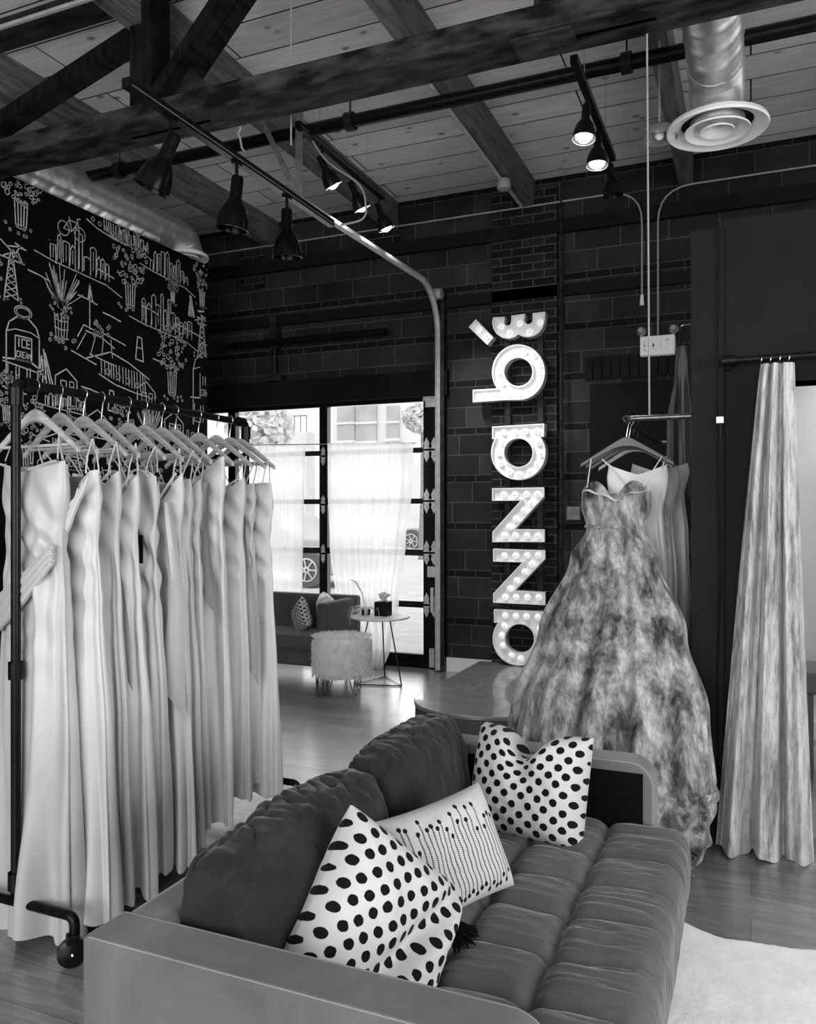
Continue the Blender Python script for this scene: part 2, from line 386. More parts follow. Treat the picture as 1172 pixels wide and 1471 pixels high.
def world_origin(o):
    l = Vector((0, 0, 0))
    while o is not None: l += o.location; o = o.parent
    return l
def tag(o, label=None, cat=None, group=None, kind=None):
    if label: o['label'] = label
    if cat: o['category'] = cat
    if group: o['group'] = group
    if kind: o['kind'] = kind
    return o
def thing(name, label, cat, loc, group=None):
    o = bpy.data.objects.new(name, None); o.empty_display_size = 0.05; COL.objects.link(o); o.location = loc
    return tag(o, label, cat, group)
def copy_thing(o, loc, rz=None, label=None, group=None):
    r = o.copy(); COL.objects.link(r); r.location = loc
    if rz is not None: r.rotation_euler = (0, 0, rz)
    def kids(src, dst):
        for ch in list(src.children):
            c = ch.copy(); COL.objects.link(c); c.parent = dst; kids(ch, c)
    kids(o, r)
    if label: r['label'] = label
    if group: r['group'] = group
    return r
def arc(c, r, a0, a1, n, plane='xz'):
    out = []
    for i in range(n+1):
        t = a0+(a1-a0)*i/n; p, q = r*cos(t), r*sin(t)
        out.append(Vector(c)+(Vector((p, 0, q)) if plane == 'xz' else Vector((0, p, q)) if plane == 'yz' else Vector((p, q, 0))))
    return out
def lerp(a, b, t): return a+(b-a)*t
def curve1(pts, t):
    for (t0, v0), (t1, v1) in zip(pts, pts[1:]):
        if t <= t1:
            k = (t-t0)/(t1-t0) if t1 > t0 else 0; k = k*k*(3-2*k); return lerp(v0, v1, k)
    return pts[-1][1]
def S(name, mb, mat, **k): return mb.build(name, mat, kind='structure', smooth=k.pop('smooth', False), **k)

# ================================================================== SETTING
YW = 7.17; ZC = 4.5; XL = -4.6
S('floor', MB().box((-9, -3.2, -0.1), (4.2, 7.4, 0)), 'floor')
S('ceiling', MB().box((-9, -3.2, ZC), (4.2, 7.4, ZC+0.15)), 'ceiling')
# back wall with the garage door opening (X -6.9..-2.72, z 0..2.66) 
GX0, GX1, GZ = -6.95, -2.74, 2.66
wb = MB()
wb.box((-9, YW, 0), (GX0, YW+0.3, ZC)); wb.box((GX1, YW, 0), (1.9, YW+0.3, ZC)); wb.box((GX0, YW, GZ), (GX1, YW+0.3, ZC))
S('wall_back', wb, 'block')
S('wall_right', MB().box((4.0, 2.6, 0), (4.2, 7.4, ZC)).box((4.0, -3.2, 0), (4.2, -1.4, ZC)).box((4.0, -1.4, 0), (4.2, 2.6, 0.7)).box((4.0, -1.4, 3.1), (4.2, 2.6, ZC)), 'dark_wall')
S('wall_front', MB().box((-9, -3.2, 0), (-4.3, -3.0, ZC)).box((1.7, -3.2, 0), (4.2, -3.0, ZC)).box((-4.3, -3.2, 0), (1.7, -3.0, 0.4)).box((-4.3, -3.2, 3.3), (1.7, -3.0, ZC)), 'dark_wall')
S('wall_left', MB().box((-9.2, -3.2, 0), (-9.0, 7.4, ZC)), 'dark_wall')
# pilaster of small bricks behind the sign
p0, p1 = onY(706, 700, 7.12), onY(800, 700, 7.12)
S('wall_pilaster', MB().box((p0.x, 7.12, 0), (p1.x, YW+0.02, 4.4)), 'brick')
# brick panels set into the block wall near the ceiling
q = MB()
for (a, b2, y0, y1) in ((345, 380, 355, 418), (520, 575, 330, 366)):
    A, B = onY(a, y1, 7.16), onY(b2, y0, 7.16); q.box((A.x, 7.155, A.z), (B.x, YW+0.01, B.z))
S('wall_brick_infill', q, 'brick')
# ledges along the upper wall
q = MB()
for z0, z1, d in ((3.42, 3.52, 0.05), (3.98, 4.1, 0.06)): q.box((GX0, YW-d, z0), (1.9, YW+0.01, z1))
S('trim_1', q, 'dark_wall2')
S('trim_2', MB().box((GX0-0.1, YW-0.06, 2.60), (GX1+0.12, YW+0.02, 2.84)), 'dark_wall2')
# baseboard beside the garage door
S('baseboard_back', MB().box((GX1+0.1, YW-0.025, 0), (p0.x+0.02, YW, 0.13)), 'white_paint')
# dark side door in the back wall
d0, d1 = onY(848, 700, YW), onY(985, 700, YW)
q = MB(); q.box((d0.x, YW-0.03, 0), (d1.x+0.3, YW+0.01, 2.62))
dr = S('door_1', q, 'door_dark')
q = MB(); n = 14
for i in range(n):
    x = lerp(d0.x-0.05, d1.x+0.25, i/n); q.box((x+0.006, YW-0.035, 2.66), (x+(d1.x-d0.x+0.3)/n-0.006, YW+0.01, 2.86))
q.build('lintel_bricks', 'dark_wall2', parent=dr, smooth=False)
# wallpapered side wall: black paper with a white line drawing
WZ = 3.77; WE = onX(298, 400, XL).y
wp = MB(); wp.box((XL-0.14, -3.0, 0), (XL, WE, WZ), 0)
rnd = random.Random(4)
def stroke(pts, w=0.0075, jit=0.0):
    pts = [(a+rnd.uniform(-jit, jit), b+rnd.uniform(-jit, jit)) for a, b in pts]
    for (a0, b0), (a1, b1) in zip(pts, pts[1:]):
        dx, dy = a1-a0, b1-b0; L = math.hypot(dx, dy)
        if L < 1e-5: continue
        nx, ny = -dy/L*w/2, dx/L*w/2; ex, ey = dx/L*w*0.3, dy/L*w*0.3
        X = XL+0.0015
        vs = [(X, a0-nx-ex, b0-ny-ey), (X, a0+nx-ex, b0+ny-ey), (X, a1+nx+ex, b1+ny+ey), (X, a1-nx+ex, b1-ny+ey)]
        if max(v[1] for v in vs) > WE-0.003 or max(v[2] for v in vs) > WZ-0.003: continue
        wp.add(vs, [(0, 1, 2, 3)], 1)
GL = {'I': [[(.5,0),(.5,1)]], 'C': [[(1,1),(0,1),(0,0),(1,0)]], 'E': [[(1,1),(0,1),(0,0),(1,0)],[(0,.5),(.8,.5)]],
      'R': [[(0,0),(0,1),(1,1),(1,.5),(0,.5),(1,0)]], 'A': [[(0,0),(.5,1),(1,0)],[(.2,.4),(.8,.4)]], 'M': [[(0,0),(0,1),(.5,.4),(1,1),(1,0)]],
      'X': [[(0,0),(1,1)],[(0,1),(1,0)]], 'T': [[(0,1),(1,1)],[(.5,1),(.5,0)]]}
def word(txt, x, y, w, h, lw):
    k = w/len(txt)
    for i, ch in enumerate(txt):
        for s in GL[ch]: stroke([(x+i*k+a*k*0.7, y+b*h) for a, b in s], lw)
def T(x, y, s, sy=None):
    sy = sy or s; return lambda pts: [(x+a*s, y+b*sy) for a, b in pts]
def circ(cx, cy, r, n=14, ry=None): ry = ry or r; return [(cx+r*cos(2*PI*i/n), cy+ry*sin(2*PI*i/n)) for i in range(n+1)]
def m_skyline(x, y, s):
    t = T(x, y, s); stroke(t([(-.7,.02),(-.4,-.03),(0,-.06),(.5,-.1),(.8,-.2)])); a = -.45
    while a < .55:
        w_ = rnd.uniform(.05,.11); h = rnd.uniform(.12,.5)*(1-abs(a)*.8)
        stroke(t([(a,0),(a,h),(a+w_*.5,h+rnd.uniform(0,.06)),(a+w_,h),(a+w_,-.04)]), 0.008, .004)
        if rnd.random() < .6: stroke(t([(a+w_*.5,h*.1),(a+w_*.5,h*.9)]), 0.005)
        a += w_+rnd.uniform(0,.03)
def m_tree(x, y, s, dens=70, tall=1.0):
    t = T(x, y, s)
    for i in range(dens):
        r = math.sqrt(rnd.random())*.42; a = rnd.uniform(0,2*PI); cx, cy = r*cos(a), .55*tall+r*sin(a)*1.15*tall; q = rnd.uniform(.018,.05)
        stroke(t(circ(cx, cy, q, 5)), 0.006, .003)
    for a in (-.12,-.06,0,.06,.12): stroke(t([(a,.12),(a*.8,-.28)]), 0.009)
    stroke(t(circ(0,-.28,.1,10,.03)), .007); 
    for i in range(7): stroke(t(circ(rnd.uniform(-.3,.3),rnd.uniform(-.4,-.28),.022,6)), .008)
def m_spiky(x, y, s):
    t = T(x, y, s)
    for i in range(26):
        a = rnd.uniform(-1.05,1.05); L = rnd.uniform(.45,.85); stroke(t([(0,.1),(sin(a)*L*.5,.1+cos(a)*L*.6),(sin(a)*L*.8,.1+cos(a)*L)]), 0.006)
    for i in range(45):
        r = rnd.random()*.33; a = rnd.uniform(0,2*PI); stroke(t(circ(r*cos(a),.12+r*sin(a)*.55,.022,5)), 0.006)
    for a in (-.16,-.08,0,.08,.16): stroke(t([(a,.0),(a*.75,-.42)]), 0.007)
    for b in (-.1,-.25,-.42): stroke(t([(-.16,b),(0,b-.03),(.16,b)]), .007)
    for i in range(9): stroke(t(circ(rnd.uniform(-.32,.32),rnd.uniform(-.6,-.4),.028,6)), .009)
def m_tower(x, y, s):
    t = T(x, y, s); stroke(t([(-.16,0),(-.05,.75),(0,.95),(.05,.75),(.16,0)]), .01)
    for k in range(6):
        a, b = k/6, (k+1)/6; wa, wb_ = .16-.11*a, .16-.11*b
        stroke(t([(-wa,a*.75),(wb_,b*.75)]), .006); stroke(t([(wa,a*.75),(-wb_,b*.75)]), .006)
    for i in range(9): stroke(t([(rnd.uniform(-.35,.35),rnd.uniform(.7,1.1)),(rnd.uniform(-.35,.35),rnd.uniform(.7,1.1))]), .009)
    for i in range(6): stroke(t(circ(rnd.uniform(-.3,.3),rnd.uniform(-.06,.05),.02,5)), .008)
def m_bike(x, y, s):
    t = T(x, y, s)
    for c in (-.28,.28): stroke(t(circ(c,0,.19,16)), .007)
    stroke(t([(-.28,0),(-.08,.28),(.2,.28),(0,0),(-.28,0)]), .007); stroke(t([(0,0),(-.1,.36)]), .007); stroke(t([(.28,0),(.18,.38),(.3,.42)]), .007)
def m_deck(x, y, s):
    t = T(x, y, s); stroke(t([(-.5,-.15),(-.35,.1),(-.1,.05)]), .009); stroke(t([(-.3,.0),(.1,-.05),(.45,-.2)]), .009); stroke(t([(.1,.05),(.75,-.08)]), .009); stroke(t([(-.2,-.42),(.5,-.55)]), .009)
    for a in (-.3,-.05,.15,.35): stroke(t([(a,-.05),(a-.1+a*.4,-.4)]), .007)
    stroke(t([(-.2,.05),(-.2,.8)]), .01); stroke(t([(-.24,.6),(-.2,.9),(-.14,.62),(-.08,.55)]), .01)
    for i in range(16): stroke(t(circ(rnd.uniform(-.1,.35),rnd.uniform(-.05,.25),.035,6)), .006)
def m_hall(x, y, s):
    t = T(x, y, s); stroke(t([(-.9,.18),(-.4,.05)]), .009); stroke(t([(-.6,.12),(-.1,.3),(.3,.2),(.8,.0)]), .01); stroke(t([(-.35,-.08),(0,-.2),(.45,-.27),(.8,-.3)]), .009)
    a = -.3
    while a < .7: stroke(t([(a,.12-.1*a),(a+.01,-.12-.2*a)]), .008); a += rnd.uniform(.05,.09)
    for i in range(4): stroke(t(circ(-.15+i*.22,-.02-.04*i,.05,8)), .006)
def m_frame(x, y, s):
    t = T(x, y, s); stroke(t([(-.2,-.45),(-.1,.4),(.12,.38),(.22,-.5),(-.2,-.45)]), .011); stroke(t([(-.15,0),(.17,-.02)]), .008)
def m_jar(x, y, s):
    t = T(x, y, s)
    stroke(t(circ(0,.82,.22,18,.13)), .009); stroke(t(circ(0,.82,.17,18,.09)), .007)
    stroke(t([(-.42,-.75),(-.42,.35),(-.35,.55),(-.15,.7),(.15,.7),(.35,.55),(.42,.35),(.42,-.6)]), .01); stroke(t([(-.42,.35),(-.2,.43),(.2,.43),(.42,.35)]), .007)
    stroke(t([(-.2,-.2),(-.2,.3),(.22,.3),(.22,-.2),(-.2,-.2)]), .009)
    word('ICE', x-.15*s, y+.08*s, .36*s, .17*s, .009); word('CREAM', x-.16*s, y-.14*s, .38*s, .12*s, .006)
    stroke(t([(-.5,-.22),(-.2,-.2),(.2,-.2),(.5,-.35),(.58,-.5)]), .012); stroke(t([(-.5,-.28),(.55,-.42)]), .009)
    for a in (-.38,-.1,.18): stroke(t([(a,-.34),(a,-.68),(a+.2,-.7),(a+.2,-.36)]), .008)
def m_wedge(x, y, s):
    t = T(x, y, s)
    for a in (-.15,-.05,.05,.15,.22): stroke(t([(a*1.2,-.5),(a*.3-.05,rnd.uniform(.1,.5))]), .011)
def m_house(x, y, s):
    t = T(x, y, s); stroke(t([(-.4,-.3),(-.4,.1),(0,.35),(.4,.05),(.4,-.35),(-.4,-.3)]), .009); stroke(t([(-.2,-.3),(-.2,0),(0,0),(0,-.3)]), .008); stroke(t([(.12,.0),(.12,-.15),(.28,-.15),(.28,0),(.12,0)]), .007)
PXM = 1/190.0
def put(fn, px, py, size_px, *a):
    P = onX(px, py, XL); D = P.y*cs-P.x*sn; s = size_px/F*D
    if P.y < WE-0.02: fn(P.y, P.z, s*1.0, *a)
for fn, px, py, s, *a in [(m_jar,33,505,68),(m_spiky,88,452,80),(m_tree,187,418,82),(m_tree,247,545,78),(m_tree,30,300,95,110),(m_tower,16,430,75),(m_wedge,64,525,58),
    (m_deck,140,480,75),(m_skyline,112,385,110),(m_skyline,235,472,100),(m_bike,103,333,54),(m_frame,200,500,38),(m_hall,165,535,90),(m_skyline,240,396,80),(m_house,95,548,50),
    (m_tree,248,425,34),(m_hall,140,317,60),(m_tree,195,345,40),(m_skyline,188,352,60),(m_tree,290,425,50),(m_tower,290,512,60),(m_jar,296,560,70),(m_house,210,565,46),
    (m_tree,10,590,60),(m_skyline,90,585,70),(m_house,140,610,60),(m_tree,40,650,80),(m_jar,110,660,80),(m_spiky,215,640,80),(m_skyline,60,700,80),(m_tree,175,640,60),(m_hall,90,640,60),
    (m_house,250,610,50),(m_tower,255,690,70),(m_tree,200,720,80),(m_frame,160,575,34),(m_skyline,270,650,70),(m_wedge,274,440,30),(m_bike,150,690,50),(m_tree,-20,420,70),(m_skyline,285,340,60),(m_frame,70,345,0.1)]:
    put(fn, px, py, s, *a)
for px, py in ((55,395),(125,430),(230,520),(160,455),(215,445),(262,470),(130,560),(20,560),(280,480),(150,392)):
    P = onX(px, py, XL); stroke([(P.y-.09,P.z+.01),(P.y,P.z),(P.y+.1,P.z-.02)], .01)
wp.build('wall_wallpaper', ['wallpaper_black', 'line_white'], kind='structure', smooth=False, fix=False)

# joists and ridge timbers
jm = MB()
for X in (-7.25, -5.9, -4.55, -3.2, -1.85, -0.5, 0.85, 2.2): jm.box((X-0.055, -3, ZC-0.26), (X+0.055, YW, ZC+0.001))
S('ceiling_joists', jm, 'joist_wood')
# floor-to-roof shop windows behind the camera
for nme, rect in (('window_1', ((-4.3, -3.12), (1.7, -3.06), 0.4, 3.3, 'x')), ('window_2', ((4.07, -1.4), (4.13, 2.6), 0.7, 3.1, 'y'))):
    (x0, y0), (x1, y1), z0, z1, ax = rect; q = MB(); t = .06
    q.box((x0, y0, z0), (x1, y1, z0+t)).box((x0, y0, z1-t), (x1, y1, z1))
    for k in range(5):
        if ax == 'x': x = lerp(x0, x1-t, k/4); q.box((x, y0, z0), (x+t, y1, z1))
        else: y = lerp(y0, y1-t, k/4); q.box((x0, y, z0), (x1, y+t, z1))
    wo = S(nme, q, 'black_metal')
# near partition with the doorway
PY = 3.95; PX0 = onY(993, 500, PY).x; DX0 = onY(1140, 700, PY).x; PZ = onY(1033, 318, PY).z; DZ = onY(1140, 548, PY).z
S('wall_partition', MB().box((PX0+0.12, PY, 0), (DX0, PY+0.16, PZ)).box((DX0, PY, DZ), (2.3, PY+0.16, PZ)).box((DX0+1.0, PY, 0), (2.3, PY+0.16, DZ)).box((PX0+0.02, PY+0.16, 0), (PX0+0.16, 5.8, PZ)), 'dark_wall')
S('wall_column', MB().box((PX0, PY-0.03, 0), (PX0+0.14, PY+0.16, PZ-0.04)), 'dark_wall')
S('trim_3', MB().box((DX0-0.045, PY-0.02, 0), (DX0+0.0, PY+0.18, DZ+0.0)).box((DX0-0.045, PY-0.02, DZ), (DX0+1.05, PY+0.18, DZ+0.05)), 'dark_wall2')
S('wall_fitting_room', MB().box((-0.1, 6.0, 0), (2.3, 6.1, PZ)).box((2.2, PY+0.16, 0), (2.3, 6.1, PZ)).box((PX0+0.16, PY+0.2, 0), (PX0+0.2, 6.0, PZ)), 'bright_wall')
q = MB().box((0.2, 5.93, 0.0), (1.9, 6.0, 0.12)).box((0.5, 5.96, 0.3), (1.3, 6.0, 1.9)); S('trim_4', q, 'white_paint')

# ------------------------------------------------------------------ outside
S('ground_outside', MB().box((-60, 7.47, -0.12), (40, 90, -0.02)), 'asphalt')
FY = 34.0
A, B = onY(452, 560, FY), onY(780, 420, FY)
bt = thing('building', 'pale flat-fronted building with sash windows across the street, seen through the garage door', 'building', ((A.x+B.x)/2, FY+3, 0))
MB().box((A.x, FY, 0), (B.x, FY+8, 13)).build('wall', 'facade', parent=bt, smooth=False)
for (a, b2, y0, y1) in ((484, 509, 583, 634), (513, 540, 581, 635), (555, 572, 583, 631), (620, 640, 582, 631)):
    P, Q = onY(a, y1, FY-0.12), onY(b2, y0, FY-0.12)
    f = MB().box((P.x, FY-0.12, P.z), (Q.x, FY+0.1, Q.z)).build('window', 'facade_window', parent=bt, smooth=False)
    mz = (P.z+Q.z)/2; MB().box((P.x-.06, FY-0.2, mz-.05), (Q.x+.06, FY-0.1, mz+.05)).build('sash_bar', 'facade', parent=f, smooth=False); MB().box((P.x-.1, FY-.3, P.z-.12), (Q.x+.1, FY, P.z)).build('sill', 'facade', parent=f, smooth=False)
A, B = onY(330, 560, 40), onY(440, 620, 40)
bt = thing('building', 'low distant building with a railed roof behind the tree outside', 'building', ((A.x+B.x)/2, 42, 0))
MB().box((A.x, 40, 0), (B.x, 46, B.z)).build('wall', 'facade', parent=bt, smooth=False)
q = MB(); q.beam((A.x, 40, B.z+.9), (B.x, 40, B.z+.9), .08, .08)
for k in range(14): x = lerp(A.x, B.x, k/13); q.box((x-.03, 40, B.z), (x+.03, 40.06, B.z+.9))
q.build('roof_railing', 'wire_grey', parent=bt, smooth=False)
def tree(px, py, Y, rad, label):
    P = onY(px, py, Y); t = thing('street_tree', label, 'tree', (P.x, Y, -0.02))
    MB().tube([(P.x, Y, -0.02), (P.x+.05, Y, P.z*0.5), (P.x, Y, P.z)], [.16, .12, .06], 8).build('trunk', 'trunk', parent=t)
    q = MB(); r = random.Random(px)
    for i in range(900):
        d = Vector((r.gauss(0,1), r.gauss(0,1), r.gauss(0,1))).normalized()*rad*(r.random()**.35); c = P+Vector((d.x, d.y, d.z*.8))
        u = Vector((r.uniform(-1,1), r.uniform(-1,1), r.uniform(-1,1))).normalized()*.17; v_ = u.orthogonal().normalized()*.1
        q.add([c-u, c+v_, c+u, c-v_], [(0,1,2,3)])
    q.build('foliage', 'leaf', parent=t, fix=False)
tree(372, 612, 22, 1.1, 'leafy street tree outside, seen through the upper left pane above the curtain')
tree(607, 600, 24, 0.6, 'small leafy tree outside beside the pale building')
def car(px, py, Y, sc, label, flip=1):
    P = onY(px, py, Y); g = -0.02; t = thing('car', label, 'car', (P.x, Y+.8, g)); wr = P.z-g
    s = sc
    prof = [(-.8,.25),(-.85,.75),(-.6,.95),(.3,1.0),(.8,1.5),(2.3,1.52),(2.9,1.05),(3.4,.95),(3.5,.3)]
    pts = [(P.x-flip*(a-0)*s, g+b*s) for a, b in prof]
    MB().prism([pts], lambda a, b, d: (a, d, b), Y+.05, Y+1.65).build('body', 'car_paint', parent=t, bevel=.06)
    w_ = [(.45,1.02),(.85,1.42),(2.2,1.44),(2.7,1.06)]
    MB().prism([[(P.x-flip*a*s, g+b*s) for a, b in w_]], lambda a, b, d: (a, d, b), Y+.02, Y+1.68).build('window', 'car_dark', parent=t)
    for dx in (0, 2.65):
        w1 = MB(); w1.lathe([(0,-.1),(wr*.98,-.1),(wr,0),(wr*.98,.12),(0,.12)], (P.x-flip*dx*s, Y+.05, P.z), 24, 0, (0,1,0)); wo = w1.build('wheel', 'car_dark', parent=t)
        r_ = MB(); c = Vector((P.x-flip*dx*s, Y-.06, P.z)); r_.lathe([(0,-.02),(wr*.2,-.02),(wr*.2,.0),(0,0)], c, 12, 0, (0,1,0)); r_.tube([c+Vector((wr*.62*cos(a),0,wr*.62*sin(a))) for a in [2*PI*i/20 for i in range(20)]], wr*.07, 5, 0, True)
        for k in range(7):
            a = 2*PI*k/7; r_.beam(c, c+Vector((wr*.62*cos(a), 0, wr*.62*sin(a))), .03, .05, (0,1,0))
        r_.build('hubcap', 'chrome', parent=wo)
car(443, 819, 14.1, 1.0, 'pale car parked outside, its wheel showing beside the left curtain', 1)
car(591, 778, 27.6, 0.95, 'pale car farther off outside, seen right of the sheer curtain', -1)

# ------------------------------------------------------------------ garage door
gd = thing('garage_door', 'black sectional garage door with glass panes in the brick wall', 'door', ((GX0+GX1)/2, 7.2, 0))
gy0, gy1 = 7.19, 7.25
mull = [-6.9, -6.2, -5.09, -3.98]
rails = [(0, .13), (.58, .64), (1.08, 1.14), (1.58, 1.63), (2.07, 2.12), (2.56, 2.66)]
for i, (a, b2) in enumerate(rails): MB().box((GX0, gy0, a), (GX1, gy1, b2)).build('rail', 'black_metal', parent=gd, smooth=False)
for x in mull: MB().box((x-.045, gy0-.005, 0), (x+.045, gy1+.005, 2.66)).build('stile', 'black_metal', parent=gd, smooth=False)
MB().box((GX1-.15, gy0-.005, 0), (GX1, gy1+.005, 2.66)).build('stile', 'black_metal', parent=gd, smooth=False)
xs = mull+[GX1-.13]
for i in range(len(xs)-1):
    for (a, b2), (c2, d2) in zip(rails, rails[1:]): MB().box((xs[i]+.04, gy0+.025, b2-.005), (xs[i+1]-.04, gy0+.031, c2+.005)).build('pane', 'glass', parent=gd, smooth=False)
def hinge(x, z, s=1.0):
    for k in (1, -1):
        q = MB(); pts = [(x-.035*s, z+.01*k), (x-.02*s, z+.03*k), (x-.028*s, z+.06*k), (x, z+.12*k*s), (x+.028*s, z+.06*k), (x+.02*s, z+.03*k), (x+.035*s, z+.01*k)]
        q.prism([pts], lambda a, b, d: (a, d, b), gy0-.012, gy0-.004); q.sphere((x, gy0-.014, z+.06*k), .008, 6)
        q.build('hinge', 'galvanised', parent=gd, smooth=False)
for z in (.61, 1.11, 1.605, 2.095):
    hinge(GX1-.115, z); hinge(GX1-.04, z)
    if z > .7: hinge(-3.98, z-.03, .8)
MB().box((GX1-.1, gy0-.03, .88), (GX1-.02, gy0-.004, .98)).box((GX1-.06, gy0-.05, .55), (GX1-.03, gy0-.004, .78)).build('latch', 'galvanised', parent=gd, smooth=False)
MB().box((GX1-.14, gy0-.04, 2.56), (GX1+.0, gy0-.004, 2.6)).box((GX1-.12, gy0-.03, 2.5), (GX1-.02, gy0-.004, 2.56)).box((GX1-.08, gy0-.03, .02), (GX1-.03, gy0-.004, .2)).build('bracket', 'galvanised', parent=gd, smooth=False)
# track of the door: up the wall, curving to run back under the roof
TXX = -2.70
tr = thing('door_track', 'galvanised garage door track curving from the wall to run under the ceiling', 'door track', (TXX, 7.05, 0))
tz = 3.58; R = 0.42
pts = [(TXX, 7.08, 0.02), (TXX, 7.08, tz-R)]+[(TXX, 7.08-R+R*cos(a), tz-R+R*sin(a)) for a in [PI/2*i/8 for i in range(1, 9)]]+[(TXX-.1, 4.62, tz+.02)]
q = MB()
for p, r_ in zip(pts, pts[1:]):
    q.beam(p, r_, .012, .05, (1, 0, 0)) if False else None
q.tube(pts, .028, 6); q.build('channel', 'track_steel', parent=tr)
MB().beam((TXX+.04, 7.13, 0), (TXX+.04, 7.13, 3.55), .035, .09, (0, 1, 0)).build('jamb_angle', 'steel_black', parent=tr, smooth=False)
q = MB(); q.beam((TXX-.1, 4.72, tz), (TXX-.1, 4.72, 4.24), .05, .012, (0, 1, 0)); q.beam((TXX-.1, 4.72, tz+.03), (TXX-.42, 4.72, 4.24), .035, .01, (0, 1, 0))
q.build('hanger_angle', 'edge_grey', parent=tr, smooth=False)
MB().lathe([(0,-.05),(.05,-.05),(.055,0),(.05,.05),(0,.05)], (TXX+.02, 7.0, 3.52), 14, 0, (1,0,0)).build('cable_drum', 'wire_grey', parent=tr)
MB().tube([(-5.0, 7.0, 3.22), (TXX-.5, 7.0, 3.22)], .035, 12).build('torsion_spring', 'black_metal', label='black torsion spring tube on the brick wall above the garage door', cat='spring')
# wall box with broken plaster
q = thing('wall_bracket', 'dark metal bracket with pipe on the brick wall above the garage door', 'bracket', onY(395, 500, 7.1))
A = onY(396, 490, 7.12)
MB().box((A.x-.04, 7.06, A.z-.1), (A.x+.04, YW, A.z+.25)).build('box', 'steel_black', parent=q, smooth=False)
MB().tube([(A.x, 7.1, A.z-.1), (A.x, 7.1, A.z-.4)], .015, 6).box((A.x-.1, 7.06, A.z-.42), (A.x+.1, YW, A.z-.36)).build('pipe', 'steel_black', parent=q)

# ------------------------------------------------------------------ roof truss
CZ = 3.65; C0, C1 = 3.55, 3.77
truss = thing('roof_truss', 'dark steel roof truss crossing the whole room with bolted webs', 'roof truss', (-2, 3.66, CZ))
q = MB().box((-9, C0, CZ+.0141), (4, C0+.02, CZ+.12)).box((-9, C1-.02, CZ+.0141), (4, C1, CZ+.12)).box((-9, C0-.004, CZ), (4, C1+.004, CZ+.014))
q.build('bottom_chord', 'steel_rust', parent=truss, smooth=False)
MB().box((-9, C0+.0, 4.46), (4, C1, 4.5)).build('top_chord', 'steel_black', parent=truss, smooth=False)
ym = (C0+C1)/2
nodes = [-5.5, -3.15, -0.8, 1.55]
for X in nodes:
    MB().box((X-.075, C0+.03, CZ+.01), (X+.075, C1-.03, ZC)).build('vertical_web', 'timber_dark', parent=truss, smooth=False)
    q = MB()
    for dy in (-.05, .05): q.beam((X+.02, ym+dy, CZ+.08), (X+.74, ym+dy, ZC-.05), .06, .11, (0, 1, 0))
    q.build('diagonal_web', 'timber_dark', parent=truss, smooth=False)
    MB().prism([[(X-.12, CZ+.0), (X+.42, CZ), (X+.46, CZ+.14), (X+.25, CZ+.36), (X-.12, CZ+.3)]], lambda a, b, d: (a, d, b), ym-.012, ym+.012).build('gusset_plate', 'steel_black', parent=truss, smooth=False)
MB().beam((-3.25, 3.72, 4.28), (-4.6, 3.72, 3.9), .09, .12, (0, 1, 0)).build('brace', 'timber_dark', parent=truss, smooth=False)
A = onZ(790, 78, CZ); MB().box((A.x-.14, C0+.01, CZ-.012), (A.x+.14, C1-.02, CZ)).build('splice_plate', 'steel_rust', parent=truss, smooth=False)
# lit cover strips on joists (bright edges of conduit on wood)
q = MB()
# ------------------------------------------------------------------ pipes and conduit overhead
q = MB(); q.tube([(-9, 4.8, 4.1), (4, 4.8, 4.1)], .042, 12)
sp_ = thing('sprinkler_pipe', 'long black pipe crossing under the ceiling behind the truss', 'pipe', (-2, 4.8, 4.06))
q.build('pipe', 'black_metal', parent=sp_)
for px in (172, 503, 900):
    P = onY(px, 100, 4.8); q = MB(); q.lathe([(.05,-.03),(.06,-.03),(.06,.03),(.05,.03),(.05,-.03)], (P.x, 4.8, 4.1), 14, 0, (1, 0, 0)); q.tube([(P.x, 4.8, 4.15), (P.x, 4.8, ZC)], .006, 6); q.build('pipe_hanger', 'steel_black', parent=sp_)
def tubeobj(name, pts, r, mat, label, cat, n=8, parent=None, group=None):
    return MB().tube(pts, r, n).build(name, mat, parent=parent, label=label, cat=cat, group=group)
def bendpath(pts, r=.12, n=6):
    out = [Vector(pts[0])]
    for a, b, c in zip(pts, pts[1:], pts[2:]):
        a, b, c = Vector(a), Vector(b), Vector(c); d0 = (a-b).normalized(); d1 = (c-b).normalized(); rr = min(r, (a-b).length*.45, (c-b).length*.45)
        p, s_ = b+d0*rr, b+d1*rr
        for i in range(n+1): t = i/n; out.append(p.lerp(b, t).lerp(b.lerp(s_, t), t))
    out.append(Vector(pts[-1])); return out
wy = 7.09
P0, P1, P2, P3 = onY(294, 366, wy), onY(890, 279, wy), onY(922, 275, wy), onY(922, 430, wy)
zz = (P0.z+P1.z)/2
tubeobj('conduit', bendpath([(P0.x-2, wy, zz), (P2.x, wy, zz), (P2.x, wy, P3.z)], .28), .008, 'wire_grey', 'thin grey conduit along the back wall, turning down above the emergency sign', 'conduit')
A = onY(922, 424, wy); MB().tube([A, A+Vector((0, 0, -.09))], [.012, .02], 8).build('pull_handle', 'white_metal', label='small white pull handle at the end of the grey conduit', cat='handle')
Q0, Q1 = onY(945, 272, wy), onY(945, 482, wy)
tubeobj('conduit', bendpath([(1.8, wy, Q0.z), (Q0.x, wy, Q0.z), (Q0.x, wy, Q1.z)], .28), .008, 'wire_grey', 'thin grey conduit turning down into the top of the exit sign', 'conduit')
P = onY(806, 300, wy); tubeobj('conduit', [(P.x, wy, 4.3), (P.x, wy, .2)], .013, 'steel_black', 'dark vertical conduit on the wall just right of the marquee letters', 'conduit')
